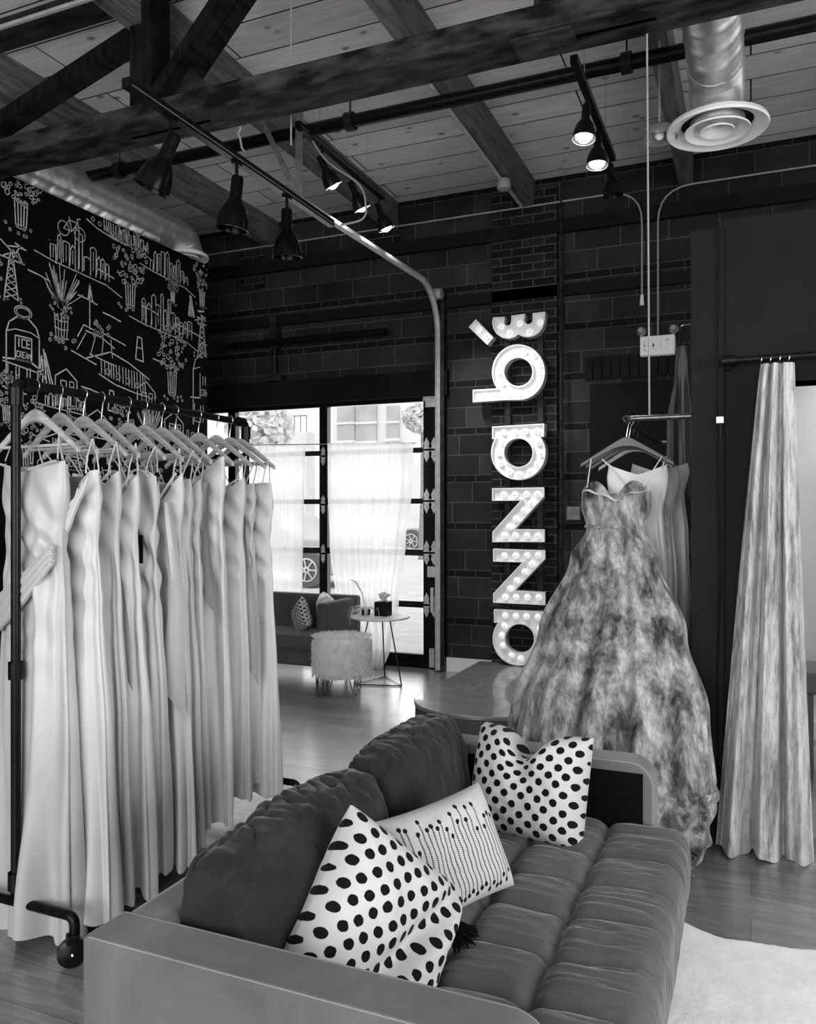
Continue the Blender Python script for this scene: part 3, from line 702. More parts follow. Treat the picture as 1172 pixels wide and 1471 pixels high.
# conduits on the ceiling between joists
tubeobj('conduit', bendpath([(-1.55, 3.2, 4.44), (-1.55, 4.3, 4.44), (-1.0, 4.3, 4.44), (-.6, 4.3, 4.44)], .2), .014, 'galvanised', 'bent grey conduit on the ceiling boards behind the truss', 'conduit')
tubeobj('conduit', [(-1.88, 4.5, 4.222), (-1.88, 7.0, 4.222)], .015, 'track_steel', 'bright conduit fixed under the middle joist', 'conduit')
tubeobj('conduit', [(-6.4, 3.28, 4.22), (-3.0, 3.28, 4.22)], .014, 'galvanised', 'bright conduit on the ceiling at the upper left corner', 'conduit')
P = onX(712, 240, -1.93); MB().lathe([(0,-.05),(.05,-.05),(.06,-.02),(.05,.03),(0,.03)], (-1.86, P.y, 4.19), 12).build('sensor', 'wire_grey', label='small grey sensor under the middle ceiling joist', cat='sensor')

# spiral ducts
def duct(name, label, X, z, r, y0, y1, zd, disc_r):
    t = thing(name, label, 'air duct', (X, y1, zd))
    q = MB(); n = 28; k = int((y1-y0)/.025)
    def fn(i, j):
        a = 2*PI*i/n; y = y0+(y1-y0)*j/k; ph = (y/.17+i/n) % 1.0; rr = r+(.006 if ph < .16 else 0)
        return Vector((X+rr*cos(a), y, z+rr*sin(a)))
    q.grid(n, k+1, fn, 0, True); q.build('pipe', 'duct_steel', parent=t, angle=60)
    e = MB(); R_ = z-(zd+.02)
    pts = [(X, y1+ (R_)*sin(a), z-R_*(1-cos(a))) for a in [PI/2*i/6 for i in range(7)]]
    e.tube(pts, [r+.004+(.004 if i % 2 else 0) for i in range(7)], 28); e.build('elbow', 'duct_steel', parent=t, angle=20)
    c = (X, y1+R_, zd)
    d = MB(); d.lathe([(r*.9,.06),(disc_r*.97,.02),(disc_r,.0),(disc_r*.98,-.012),(disc_r*.72,.018),(disc_r*.70,.03)], c, 40); dd = d.build('diffuser', 'white_metal', parent=t)
    for f0, f1 in ((.44,.64),(.12,.34)):
        MB().lathe([(disc_r*f1,-.012),(disc_r*f1*.98,-.02),(disc_r*f0,.012),(disc_r*f0,.03),(disc_r*f1,-.012)], c, 36).build('cone', 'white_metal', parent=dd)
    MB().lathe([(0,.04),(disc_r*.74,.04),(disc_r*.74,.045),(0,.045)], c, 32).build('throat', 'black_metal', parent=dd)
    for yy in (y0+.9, y1-.5): MB().tube([(X, yy, z+r), (X, yy, ZC-.003)], .004, 5).build('suspension_wire', 'wire_grey', parent=t)
duct('spiral_duct', 'silver spiral duct with round white diffuser at upper right', -.175, 3.93, .142, .5, 4.65, 3.67, .275)
duct('spiral_duct', 'silver spiral duct running above the black wallpapered wall', -4.84, 4.02, .15, .5, 5.98, 3.87, .21)

# dome pendant on a rod
A = onY(947, 192, 4.9)
t = thing('pendant_lamp', 'small clear glass dome pendant on a thin rod left of the big diffuser', 'pendant lamp', (A.x, 4.9, A.z))
MB().lathe([(.015,.06),(.05,.045),(.09,.02),(.105,-.02),(.10,-.035),(.085,-.03),(.045,.03),(.012,.05)], A, 24).build('shade', 'clear_glass', parent=t)
MB().sphere((A.x, 4.9, A.z-.01), .03, 10).build('bulb', 'white_metal', parent=t)
MB().tube([(A.x, 4.9, A.z+.05), (A.x, 4.9, ZC)], .007, 6).build('rod', 'wire_grey', parent=t)

# ------------------------------------------------------------------ track lights
def bell(parent, c, aim, s, mats=('black_satin', 'lamp_warm'), lit=0):
    """lamp head: yoke at c, can and flared shade along aim"""
    aim = Vector(aim).normalized(); c = Vector(c)
    h = thing('spot_head', None, None, world_origin(parent)); h.location = (0, 0, 0); h.parent = parent
    return h
def track_light(name, label, X, z, y0, y1, heads, scale, headmat, lit, susp=True):
    t = thing(name, label, 'track light', (X, (y0+y1)/2, z))
    MB().box((X-.02, y0, z-.025), (X+.02, y1, z+.018)).build('track', 'black_metal', parent=t, smooth=False)
    MB().box((X+.0185, y0+.02, z-.012), (X+.0205, y1-.02, z-.006)).build('track_edge', 'edge_grey', parent=t, smooth=False)
    if susp:
        for yy in (y0+.3, y1-.3): MB().tube([(X, yy, z+.015), (X, yy, ZC)], .0025, 5).build('suspension_wire', 'wire_grey', parent=t)
    for (yy, aim, on) in heads:
        aim = Vector(aim).normalized(); s = scale
        top = Vector((X, yy, z-.02)); j = top+Vector((0, 0, -.17*s))
        st = MB(); st.box((X-.02*s, yy-.04*s, z-.05*s), (X+.02*s, yy+.04*s, z-.018)); st.tube([top, j], .012*s, 8)
        hd = st.build('spot_mount', 'black_metal', parent=t, smooth=False)
        b0 = j-aim*.05*s
        MB().lathe([(0,-.02*s),(.036*s,-.018*s),(.042*s,0),(.042*s,.13*s),(.05*s,.15*s),(.085*s,.20*s),(.105*s,.27*s),(.112*s,.34*s),(.108*s,.34*s),(.098*s,.27*s),(.075*s,.2*s),(.03*s,.16*s),(0,.16*s)], b0, 28, 0, aim).build('spot_shade', headmat, parent=hd)
        rim = MB(); c = b0+aim*.34*s; a_ = aim.orthogonal().normalized(); b_ = aim.cross(a_)
        rim.tube([c+(a_*cos(q)+b_*sin(q))*.111*s for q in [2*PI*i/24 for i in range(24)]], .004*s, 5, 0, True); rim.build('rim', 'black_metal' if not on else 'wire_grey', parent=hd)
        MB().sphere(b0+aim*(.24 if not on else .29)*s, (.05 if not on else .085)*s, 12).build('bulb', 'lamp_lit' if on else 'white_metal', parent=hd)
        if on:
            l = bpy.data.lights.new('spot_beam', 'SPOT'); l.energy = lit; l.spot_size = 1.5; l.spot_blend = .6; l.shadow_soft_size = .04
            lo = bpy.data.objects.new('spot_beam', l); COL.objects.link(lo); lo.location = b0+aim*.38*s; lo.rotation_euler = aim.to_track_quat('-Z', 'Y').to_euler()
    return t
def trackY(X, pxs, py):
    return [onX(p, py, X).y for p in pxs]
X1 = -2.54; ty = trackY(X1, (245, 340, 412), 200)
track_light('track_light', 'long black track light at left with three large unlit bell shades', X1, 3.4, onX(180, 150, X1).y, 4.70,
            [(ty[0], (-.5, -.1, -1), 0), (ty[1], (-.15, .02, -1), 0), (ty[2], (-.05, .1, -1), 0)], .78, 'black_satin', 0, False)
X2 = -2.77
track_light('track_light', 'black track light with three small lit lamps near the ceiling, left of centre', X2, 4.08, 4.65, 6.0,
            [(4.98, (.34, .55, -1), 1), (5.45, (.33, .45, -1), 1), (5.92, (.31, .3, -1), 1)], .6, 'black_metal', 60)
X3 = -.88
track_light('track_light', 'short black track light with two lit lamps and one pointing away, right of centre', X3, 3.95, 4.36, 5.7,
            [(4.72, (-.05, -.15, -1), 1), (5.1, (.0, -.1, -1), 1), (5.6, (.1, .1, -1), 0)], .6, 'black_metal', 14)
tubeobj('cord', bendpath([(TXX-.12, 4.75, 4.2), (TXX-.05, 4.95, 3.95), (-2.45, 5.0, 3.75), (-2.38, 4.9, 3.47), (-2.5, 4.75, 3.4)], .2), .007, 'wire_grey', 'pale looping cord hanging beside the perforated bracket', 'cord')
tubeobj('hanging_rod', [(onY(418, 60, 3.9).x, 3.9, ZC), (onY(418, 60, 3.9).x, 3.9, 3.55)], .005, 'wire_grey', 'thin rod hanging down past the truss left of centre', 'rod')
A = onY(345, 200, 3.79); tubeobj('hook', [Vector((A.x, 3.765, CZ+.03)), Vector((A.x, 3.79, CZ+.0)), A+Vector((.0, 0, .05)), A+Vector((-.015, 0, .03)), A, A+Vector((.01, 0, -.05)), A+Vector((.03, 0, -.08))], .006, 'wire_grey', 'small pale wire hook under the truss', 'hook')

# ------------------------------------------------------------------ marquee letters
SY = 6.98
def L2(pts, s, ox, oy):
    out = []
    for a, b in pts:
        P = onY(ox+a/s, oy+b/s, SY); out.append((P.x, P.z))
    return out
def inset(l, d):
    n = len(l); ar = sum(l[i][0]*l[(i+1) % n][1]-l[(i+1) % n][0]*l[i][1] for i in range(n)); sg = 1 if ar > 0 else -1; out = []
    for i in range(n):
        p, c, q = Vector(l[i-1]), Vector(l[i]), Vector(l[(i+1) % n]); e0 = (c-p).normalized(); e1 = (q-c).normalized()
        n0 = Vector((-e0.y, e0.x))*sg; n1 = Vector((-e1.y, e1.x))*sg; m_ = n0+n1
        if m_.length < .2: m_ = n0
        m_.normalize(); k = min(2.0, 1/max(.4, m_.dot(n0))); out.append(tuple(c+m_*d*k))
    return out
def marquee(label, loops, bulbs, s, ox, oy):
    L = [L2(l, s, ox, oy) for l in loops]
    cx = sum(p[0] for p in L[0])/len(L[0]); zmin = min(p[1] for p in L[0])
    t = thing('marquee_letter', label, 'sign letter', (cx, SY, zmin))
    pl = lambda a, b, d: (a, d, b)
    MB().prism(L, pl, SY+.03, SY+.1).build('tray', 'sign_face', parent=t, smooth=False)
    q = MB()
    for i, l in enumerate(L):
        ins = inset(l, .011 if i == 0 else -.011)
        n = len(l)
        for k in range(n):
            j = (k+1) % n
            a, b, c, d = l[k], l[j], ins[j], ins[k]
            q.add([(a[0],SY,a[1]),(b[0],SY,b[1]),(c[0],SY,c[1]),(d[0],SY,d[1]),(a[0],SY+.1,a[1]),(b[0],SY+.1,b[1]),(c[0],SY+.03,c[1]),(d[0],SY+.03,d[1])],
                  [(0,1,2,3),(0,1,5,4),(3,2,6,7)])
    q.build('rim', 'sign_edge', parent=t, smooth=False)
    for bx, by in bulbs:
        P = onY(ox+bx/s, oy+by/s, SY)
        MB().lathe([(.03,.031),(.03,.022),(.022,.018),(.024,.008),(.018,-.008),(.008,-.017),(0,-.019)], (P.x, SY, P.z), 12, 0, (0,1,0)).build('bulb', 'bulb', parent=t)
    return t
def ring(cx, cy, r, a0, a1, n): return [(cx+r*cos(lerp(a0, a1, i/n)), cy+r*sin(lerp(a0, a1, i/n))) for i in range(n+1)]
s1, o1 = 5.256, (650, 420); s2, o2 = 4.906, (650, 680)
# e with the acute accent
e_ = [(305,192),(393,186),(391,228)]+[(415+25*cos(a), 228+25*sin(a)) for a in [PI-PI*i/8 for i in range(1,8)]]+[(441,225),(445,178),(545,165),(541,215)]+[(572+30*cos(a), 214+28*sin(a)) for a in [PI-PI*i/8 for i in range(1,8)]]+[(603,210),(604,160),(698,148),(694,225),(680,270),(650,308),(612,332),(568,342),(525,334),(495,318),(470,340),(425,352),(375,345),(330,315),(306,272),(298,230)]
marquee('white e of the marquee sign, topmost full letter, with rounded arms', [e_], [(360,257),(428,306),(500,233),(575,297),(655,225)], s1, *o1)
marquee('white slanted accent stroke of the marquee sign, at its top left', [[(175,205),(308,342),(262,400),(122,265)]], [(193,278),(248,333)], s1, *o1)
b_ = [(152,738),(322,728)]+[(497+200*cos(a), 605+210*sin(a)) for a in [math.radians(145+ (360-145+85)*i/40) for i in range(41)]]+[(400,815),(152,833)]
marquee('white b of the marquee sign, its stem reaching left', [b_, ring(496,603,106,0,2*PI*47/48,47)], [(238,786),(320,781),(403,774),(486,769),(562,757),(628,706),(662,626),(654,542),(610,474),(535,452),(455,465),(388,522),(348,604),(370,686)], s1, *o1)
def a_(bar, c, r, h, s, off, label, bulbs):
    (x0,y0),(x1,y1),(x2,y2),(x3,y3) = bar   # tl tr br bl
    al = math.asin(max(-1, min(1, (y2-c[1])/r)))
    pts = [(x0,y0),(x1,y1),(x2,y2)]+ring(c[0],c[1],r,al,PI-math.asin(max(-1,min(1,(y3-c[1])/r))),44)+[(x3,y3)]
    return marquee(label, [pts, ring(c[0],c[1],h,0,2*PI*47/48,47)], bulbs, s, *off)
a_(((298,1015),(692,992),(690,1093),(298,1110)), (496,1213), 206, 107, s1, o1, 'white ring-shaped a of the marquee sign, third letter from the top', [(380,1060),(463,1056),(546,1050),(630,1048),(375,1140),(345,1215),(362,1292),(425,1352),(498,1376),(583,1354),(635,1298),(665,1220),(642,1134)])
N1 = [(278,108),(645,100),(645,165),(440,395),(648,398),(648,487),(280,487),(280,415),(478,195),(278,196)]
N2 = [(285,533),(652,545),(652,605),(440,828),(652,843),(652,932),(285,915),(285,850),(490,630),(285,625)]
bl = [(355,150),(436,150),(516,148),(595,146),(550,210),(500,265),(443,322),(396,380),(360,440),(438,440),(518,440),(598,440)]
marquee('white n of the marquee sign lying on its side, the upper of the two', [N1], bl, s2, *o2)
marquee('white n of the marquee sign lying on its side, the lower of the two', [N2], [(a+4, b+432+(b>300)*4) for a, b in bl], s2, *o2)
a_(((290,962),(660,978),(660,1060),(292,1055)), (472,1168), 190, 102, s2, o2, 'white ring-shaped a of the marquee sign standing on the platform', [(365,1005),(440,1010),(515,1012),(596,1017),(360,1078),(342,1148),(350,1217),(412,1285),(474,1310),(558,1303),(600,1230),(612,1100)])
# backing posts
A, B = onY(729, 500, 7.08), onY(776, 500, 7.08)
t = thing('sign_rail', 'pair of dark rails behind the marquee letters', 'sign rail', ((A.x+B.x)/2, 7.1, .13))
for P in (A, B): MB().box((P.x-.025, 7.081, .13), (P.x+.025, 7.12, 3.2)).build('rail', 'steel_black', parent=t, smooth=False)

# platform
pc = (-1.79, 5.62); pr = .51
out = [(pc[0]-pr, 7.1)]+[(pc[0]+pr*cos(a), pc[1]+pr*.93*sin(a)) for a in [PI+PI*i/32 for i in range(33)]]+[(pc[0]+pr, 7.1)]
t = thing('platform', 'low dark fitting platform with rounded front, under the marquee letters', 'platform', (pc[0], 6.2, 0))
MB().prism([[(a+(pc[0]-a)*.02, b) for a, b in out]], lambda a, b, d: (a, b, d), 0, .1).build('base', 'platform_side', parent=t, angle=30)
top_ = MB().prism([out], lambda a, b, d: (a, b, d), .1, .13).build('top', 'platform_top', parent=t, bevel=.008)
dq = MB()
rr = random.Random(2)
for k, (a, b) in enumerate(((665,985),(680,990),(695,983),(712,986),(728,984))):
    P = onZ(a, b, .1312); pts = [(P.x+.035*cos(q)*rr.uniform(.5,1.2), P.y+.09*sin(q*1.5+k), .1312) for q in [i*.5 for i in range(9)]]
    for p, q_ in zip(pts, pts[1:]):
        p, q_ = Vector(p), Vector(q_); n_ = (q_-p).cross(Vector((0,0,1))).normalized()*.0035; dq.add([p-n_, p+n_, q_+n_, q_-n_], [(0,1,2,3)])
dq.build('script_decal', 'decal_white', parent=top_, smooth=False)

# ------------------------------------------------------------------ exit sign
A, B = onY(919, 512, 7.08), onY(969, 480, 7.08)
t = thing('exit_sign', 'pale illuminated EXIT sign with two small emergency lamps on the back wall', 'exit sign', ((A.x+B.x)/2, 7.12, A.z))
MB().box((A.x, 7.08, A.z), (B.x, YW, B.z)).build('box', 'exit_face', parent=t, smooth=False, bevel=.01)
q = MB(); k = (B.x-A.x)*.8/4; x0 = A.x+(B.x-A.x)*.13; z0 = A.z+(B.z-A.z)*.25; hh = (B.z-A.z)*.5
for i, ch in enumerate('EXIT'):
    for st in GL[ch]:
        for p, r_ in zip(st, st[1:]): q.beam((x0+(i+p[0]*.65)*k, 7.077, z0+p[1]*hh), (x0+(i+r_[0]*.65)*k, 7.077, z0+r_[1]*hh), .014, .006, (0,1,0))
q.build('lettering', 'white_metal', parent=t, smooth=False)
for x in (A.x+.01, B.x-.01):
    MB().tube([(x, 7.1, B.z), (x, 7.1, B.z+.03)], .012, 8).lathe([(0,.03),(.02,.03),(.04,-.02),(.042,-.04),(0,-.035)], (x, 7.08, B.z+.05), 16, 0, (0,-1,0)).build('emergency_lamp', 'wire_grey', parent=t)
A = onY(823, 738, 7.1); MB().box((A.x-.06, 7.11, A.z-.06), (A.x+.06, YW, A.z+.06)).build('junction_box', 'edge_grey', label='small dark square junction box on the brick wall right of the letters', cat='junction box', bevel=.006)

# ------------------------------------------------------------------ far seating
fx0, fx1, fy0, fy1 = -4.75, -3.38, 6.15, 6.84
t = thing('sofa', 'dark velvet sofa by the garage door behind the fluffy stool', 'sofa', ((fx0+fx1)/2, 6.5, 0))
MB().box((fx0, fy0, .15), (fx1, fy1, .27)).build('base', 'velvet_far', parent=t, bevel=.02)
MB().box((fx0+.0, fy1-.14, .27), (fx1-.0, fy1, .72)).build('backrest', 'velvet_far', parent=t, bevel=.03)
for x in (fx0, fx1-.1): MB().box((x, fy0, .27), (x+.1, fy1-.13, .705)).build('arm', 'velvet_far', parent=t, bevel=.025)
MB().box((fx0+.1, fy0-.01, .275), (fx1-.1, fy1-.14, .41)).build('seat_cushion', 'velvet_far', parent=t, bevel=.04)
for x in (fx0+.08, fx1-.12):
    for y in (fy0+.06, fy1-.08): MB().tube([(x, y, .15), (x, y, 0)], [.02, .013], 8).build('leg', 'black_metal', parent=t)

def pillow(name, label, cat, c, right, up, W, H, T_, mat, notch=0.0, group=None, seed=1, sag=0.0, fold=0.0, nn=56, uvs=None, pinch=.10, floor_z=None):
    """cushion standing in the plane spanned by right/up"""
    c = Vector(c); right = Vector(right).normalized(); up = Vector(up); up = (up-right*up.dot(right)).normalized(); nr = right.cross(up)
    mb = MB(); uv = []
    for side in (1, -1):
        def fn(i, j):
            u = -1+2*i/(nn-1); v = -1+2*j/(nn-1)
            x = W/2*u*(1-pinch*(1-v*v)*abs(u)**3); y = H/2*v*(1-pinch*(1-u*u)*abs(v)**3)
            e = max(0, (1-u**4)*(1-v**4)); th = T_/2*(e**.55)
            if notch: 
                k = math.exp(-(u/.30)**2)*max(0, (v+.15)/1.15)**2; y -= notch*k; th *= 1-.45*math.exp(-(u/.14)**2)*max(0, v)**.7
                th += .02*math.exp(-((abs(u)-.35)/.2)**2)*max(0, v)*e**.3
            if fold:
                f = math.exp(-((v+.25+.55*u)/.17)**2); th *= 1-fold*f; th += .02*math.exp(-((v+.5+.55*u)/.2)**2)*e
            if sag: y -= sag*(1-abs(u))*max(0, v)
            wr_ = noise.noise(Vector((u*2.2+seed, v*2.2, side*3)))*.012*e + noise.noise(Vector((u*6+seed, v*6, side*5)))*.004*e
            uv.append((u*W/(2*max(W, H))+.5, v*H/(2*max(W, H))+.5) if uvs is None else (.5+u/2, .5+v/2))
            P_ = c+right*x+up*y+nr*side*(th+wr_*1)
            if floor_z is not None and P_.z < floor_z: P_.z = floor_z-.02*(1-math.exp((P_.z-floor_z)/.1))
            return P_
        mb.grid(nn, nn, fn)
    mb.uv = uv
    o = mb.build(name, mat, label=label, cat=cat, group=group, angle=120); return o
pillow('throw_pillow', 'small black and white pillow lying on the far dark sofa', 'pillow', (-3.80, 6.45, .53), (.55, -.5, .45), (-.45, .3, .8), .3, .3, .13, 'dots', seed=3)
pillow('throw_pillow', 'white textured pillow against the arm of the far dark sofa', 'pillow', (-3.56, 6.48, .58), (.5, -.75, 0), (-.15, .1, 1), .36, .36, .16, 'sheen_white', seed=5)
# stool
sc = Vector((-3.12, 5.95, 0)); sr = .245
t = thing('stool', 'round white fluffy stool on wire hairpin legs', 'stool', sc)
q = MB(); rs = random.Random(8)
q.lathe([(0,.15),(sr*.9,.15),(sr*.98,.19),(sr,.3),(sr*.98,.42),(sr*.85,.47),(0,.485)], sc, 40)
for i in range(5200):
    a = rs.uniform(0, 2*PI)
    if rs.random() < .6: z = rs.uniform(.15, .45); p = sc+Vector((sr*cos(a)*.98, sr*sin(a)*.98, z)); d = Vector((cos(a)*.5+rs.gauss(0,.35), sin(a)*.5+rs.gauss(0,.35), -.9+rs.gauss(0,.4)))
    else: r_ = sr*math.sqrt(rs.random()); p = sc+Vector((r_*cos(a), r_*sin(a), .475)); d = Vector((rs.gauss(0,1)+cos(a), rs.gauss(0,1)+sin(a), .5))
    d.normalize(); d *= rs.uniform(.015, .035); w_ = d.orthogonal().normalized()*.003
    q.add([p-w_, p+w_, p+d], [(0,1,2)])
q.build('fluffy_seat', 'fur', parent=t, fix=False)
for k in range(4):
    a = PI/4+k*PI/2+.35; o = sc+Vector((cos(a)*.15, sin(a)*.15, 0)); tv = Vector((-sin(a), cos(a), 0)); ov = Vector((cos(a), sin(a), 0))
    MB().tube([o+tv*.05+Vector((0,0,.16)), o+tv*.018+ov*.03+Vector((0,0,.02)), o+ov*.032+Vector((0,0,.006)), o-tv*.018+ov*.03+Vector((0,0,.02)), o-tv*.05+Vector((0,0,.16))], .006, 6).build('leg', 'chrome', parent=t)
# side table
tc_ = Vector((-2.99, 6.42, 0)); th = .59
t = thing('side_table', 'round white-topped side table with thin wire legs by the sheer curtain', 'table', tc_)
MB().lathe([(0,th-.018),(.255,th-.018),(.262,th-.009),(.255,th),(0,th)], tc_, 48).build('tabletop', 'white_paint', parent=t, angle=30)
fo = [tc_+Vector((.24*cos(a), .24*sin(a), .008)) for a in (math.radians(-15), math.radians(105), math.radians(225))]
for p in fo: MB().tube([tc_+Vector(((p-tc_).x*.45, (p-tc_).y*.45, th-.02)), p], .006, 6).build('leg', 'black_metal', parent=t)
MB().tube([fo[0], fo[1], fo[2]], .006, 6, 0, True).build('foot_ring', 'black_metal', parent=t)
# tissue box, plant
c = tc_+Vector((.02, .02, th)); 
t = thing('tissue_box', 'black cube tissue box on the round side table', 'tissue box', c)
MB().box(c+Vector((-.06,-.06,0)), c+Vector((.06,.06,.125))).build('box', 'black_plastic', parent=t, bevel=.006)
q = MB()
for i in range(5):
    a = i*1.1; p = c+Vector((0,0,.12)); q.grid(7, 7, lambda i_, j_: p+Vector(((i_/6-.5)*.1*(j_/6+.2)*cos(a)+.01*sin(j_*1.5), (i_/6-.5)*.1*(j_/6+.2)*sin(a)+.015*cos(i_*2), j_/6*.09*(1-.5*abs(i_/6-.5)))))
q.build('tissue', 'tissue', parent=t)
c = tc_+Vector((-.14, .0, th))
t = thing('plant', 'wispy trailing dried plant in a small pot on the side table', 'plant', c)
MB().lathe([(0,0),(.035,0),(.045,.05),(.04,.05),(.0,.04)], c, 20).build('pot', 'black_plastic', parent=t)
q = MB(); rs = random.Random(5)
for i in range(46):
    a = rs.uniform(0, 2*PI); L = rs.uniform(.07,.2); p = c+Vector((0,0,.045)); pts = []
    for k in range(6): s_ = k/5; pts.append(p+Vector((cos(a)*L*s_, sin(a)*L*s_*.7, .1*s_*L/.12-.16*s_*s_*L/.12*rs.uniform(.5,1.3))))
    q.tube(pts, [.003,.003,.0025,.002,.002,.001], 4)
q.build('leaves', 'fur', parent=t)
MB().tube([c+Vector((0,0,.05)), c+Vector((-.04,0,.2)), c+Vector((-.1,0,.29)), c+Vector((-.16,.0,.31))], [.003,.006,.008,.002], 6).build('plume', 'fur', parent=t)

# ------------------------------------------------------------------ sheer curtains on the garage door
def sheer(label, edges, Y, folds, amp, rows=50, cols=70, seed=0):
    # edges: list of (py, left px, right px)
    mb = MB()
    def fn(i, j):
        t_ = j/(rows-1); py = lerp(edges[0][0], edges[-1][0], t_)
        l = curve1([(e[0], e[1]) for e in edges], py); r_ = curve1([(e[0], e[2]) for e in edges], py)
        s_ = i/(cols-1); px = lerp(l, r_, s_); width = (r_-l)/(edges[0][2]-edges[0][1])
        d = amp*(sin(folds*2*PI*s_+seed)+.6*noise.noise(Vector((s_*folds*1.7, t_*1.5, seed))))*(.35+1-width)
        P = onY(px, py, Y); return Vector((P.x, Y+d-.02*sin(t_*3), P.z))
    mb.grid(cols, rows, fn); return mb.build('sheer_curtain', 'sheer', label=label, cat='curtain', angle=120)
sheer('white sheer curtain draped over the right half of the garage door, gathered toward the floor', [(637,470,593),(700,471,592),(780,474,583),(860,482,573),(930,510,560),(968,523,548)], 7.0, 6, .03, seed=1)
sheer('white sheer curtain hanging over the left panes of the garage door', [(640,352,439),(720,352,438),(872,352,436),(960,352,437)], 7.02, 8, .02, seed=4)
A, B = onY(345, 640, 7.04), onY(597, 637, 7.04); tubeobj('curtain_wire', [A, B], .005, 'wire_grey', 'thin wire holding the sheer curtains across the garage door', 'wire')

# ------------------------------------------------------------------ clothes rack
RX = -2.35; RZ = 1.95; RY0, RY1 = 2.05, 3.44
t = thing('clothes_rack', 'black pipe clothes rack on casters holding the white dresses', 'clothes rack', (RX, 2.75, 0))
MB().tube(bendpath([(RX, RY0, .16), (RX, RY0, RZ), (RX, RY1, RZ), (RX, RY1, .16)], .03), .0165, 12).build('frame', 'black_metal', parent=t)
for y in (RY0, RY1):
    for z_, r_ in ((RZ-.05, .024), (.95, .025), (.22, .026)): MB().lathe([(r_,-.03),(r_,.03)], (RX, y, z_), 12).build('pipe_fitting', 'black_metal', parent=t)
    MB().lathe([(.024,-.025),(.024,.025)], (RX, y+(.05 if y < 3 else -.05), RZ), 12, 0, (0,1,0)).build('pipe_fitting', 'black_metal', parent=t)
for y in (RY0-.02, RY1+.02):
    MB().tube(bendpath([(RX-.27, y, .09), (RX-.27, y, .16), (RX+.29, y, .16), (RX+.29, y, .09)], .04), .017, 10).build('foot_pipe', 'black_metal', parent=t)
    for dx in (-.27, .29):
        w_ = MB(); c = Vector((RX+dx, y-.01, .048)); w_.lathe([(0,-.02),(.036,-.018),(.048,-.01),(.048,.01),(.036,.018),(0,.02)], c, 28, 0, (.75,-.66,0)); co = w_.build('caster', 'rubber', parent=t)
        MB().beam(c+Vector((-.0,-.0,.03)), c+Vector((0,.0,.06)), .04, .04, (.75,-.66,0)).build('fork', 'black_metal', parent=co, bevel=.006)
        MB().sphere(c+Vector((.016,-.014,0)), .007, 8).build('axle_cap', 'chrome', parent=co)
MB().tube([(RX, RY0, .16), (RX, RY1, .16)], .0165, 10).build('base_pipe', 'black_metal', parent=t)

def hanger_parts(t, loc, wood='hanger_wood', drop=.13, half=.22, gap=.07, bar=True):
    loc = Vector(loc)   # loc = point on the rail
    neck = loc+Vector((0, 0, -.085-gap*.3))
    up_, lo_ = [], []
    for i in range(21):
        s_ = -1+2*i/20; a = abs(s_); z = -drop*(math.sqrt(a*a+.035)-.187)/.83; wd = lerp(.036, .019, a**.7)+.012*math.exp(-(s_/.2)**2)
        up_.append((s_*half, z+wd/2)); lo_.append((s_*half, z-wd/2))
    MB().prism([up_+lo_[::-1]], lambda a, b, d: neck+Vector((a, d, b)), -.008, .008).build('arms', wood, parent=t, bevel=.003, seg=2)
    if bar: MB().tube([neck+Vector((-half*.83, 0, -drop*.84)), neck+Vector((half*.83, 0, -drop*.84))], .006, 8).build('bar', wood, parent=t)
    r_ = .021; pts = [neck+Vector((0, 0, .01)), neck+Vector((0, 0, .035))]
    c = loc+Vector((0, 0, -.0))
    pts += [c+Vector((r_*cos(a), 0, r_*sin(a))) for a in [math.radians(-60+ (260)*i/10) for i in range(11)]]
    MB().tube(pts, .0022, 6).build('hook', 'chrome', parent=t)
    return neck

def dress_mesh(top, neckz, hem, prof, prof_d, folds, amp, seed, neckfn=None, drape=0.0, drape_ang=.6, cx=0.0, hemfn=None, fwd=None, N=120, R=110, sash=None):
    """local coordinates: x across, y depth (towards -y = front), z height"""
    mb = MB()
    def fn(i, j):
        t_ = (j/(R-1)); th = 2*PI*i/N; w_ = curve1(prof, t_); d_ = curve1(prof_d, t_)
        cx_, sy_ = cos(th), sin(th); x = w_*math.copysign(abs(cx_)**.85, cx_); y = d_*math.copysign(abs(sy_)**.9, sy_)
        ph = folds*th+1.3*noise.noise(Vector((cx_*1.5+seed, sy_*1.5, t_*1.2)))*2
        a = amp*curve1([(0,0),(.1,.05),(.3,.35),(1,1)], t_)
        f = a*(sin(ph)+.5*sin(ph*1.9+seed)+.8*noise.noise(Vector((cx_*3+seed, sy_*3, t_*2))))
        nx, ny = cx_, sy_*1.4; x += nx*f*.45; y += ny*f
        z = lerp(top, hem, t_)
        if neckfn: z += neckfn(cx_, sy_)*math.exp(-t_*9)
        if hemfn: z += hemfn(cx_, sy_, x)*max(0, (t_-.75)/.25)**1.5
        if drape:
            k = math.exp(-((t_-.16)/.2)**2); dd = 2.2*drape*k*sin((x*sin(drape_ang)+z*cos(drape_ang))*62+3*noise.noise(Vector((x*5, z*5, seed))))
            y += math.copysign(1, sy_)*dd*abs(sy_); 
        if sash and sy_ < 0:
            q_ = (z-(top-sash[0])-sash[1]*x); k = math.exp(-(q_/sash[2])**4); y -= .022*k+.007*k*sin(q_*110)
        if fwd: y += fwd(t_)
        return Vector((x+cx, y, z))
    mb.grid(N, R, fn, 0, True); return mb
def put_local(mb, loc, rz):
    c, s_ = cos(rz), sin(rz); mb.v = [Vector((p.x*c-p.y*s_+loc[0], p.x*s_+p.y*c+loc[1], p.z)) for p in mb.v]; return mb

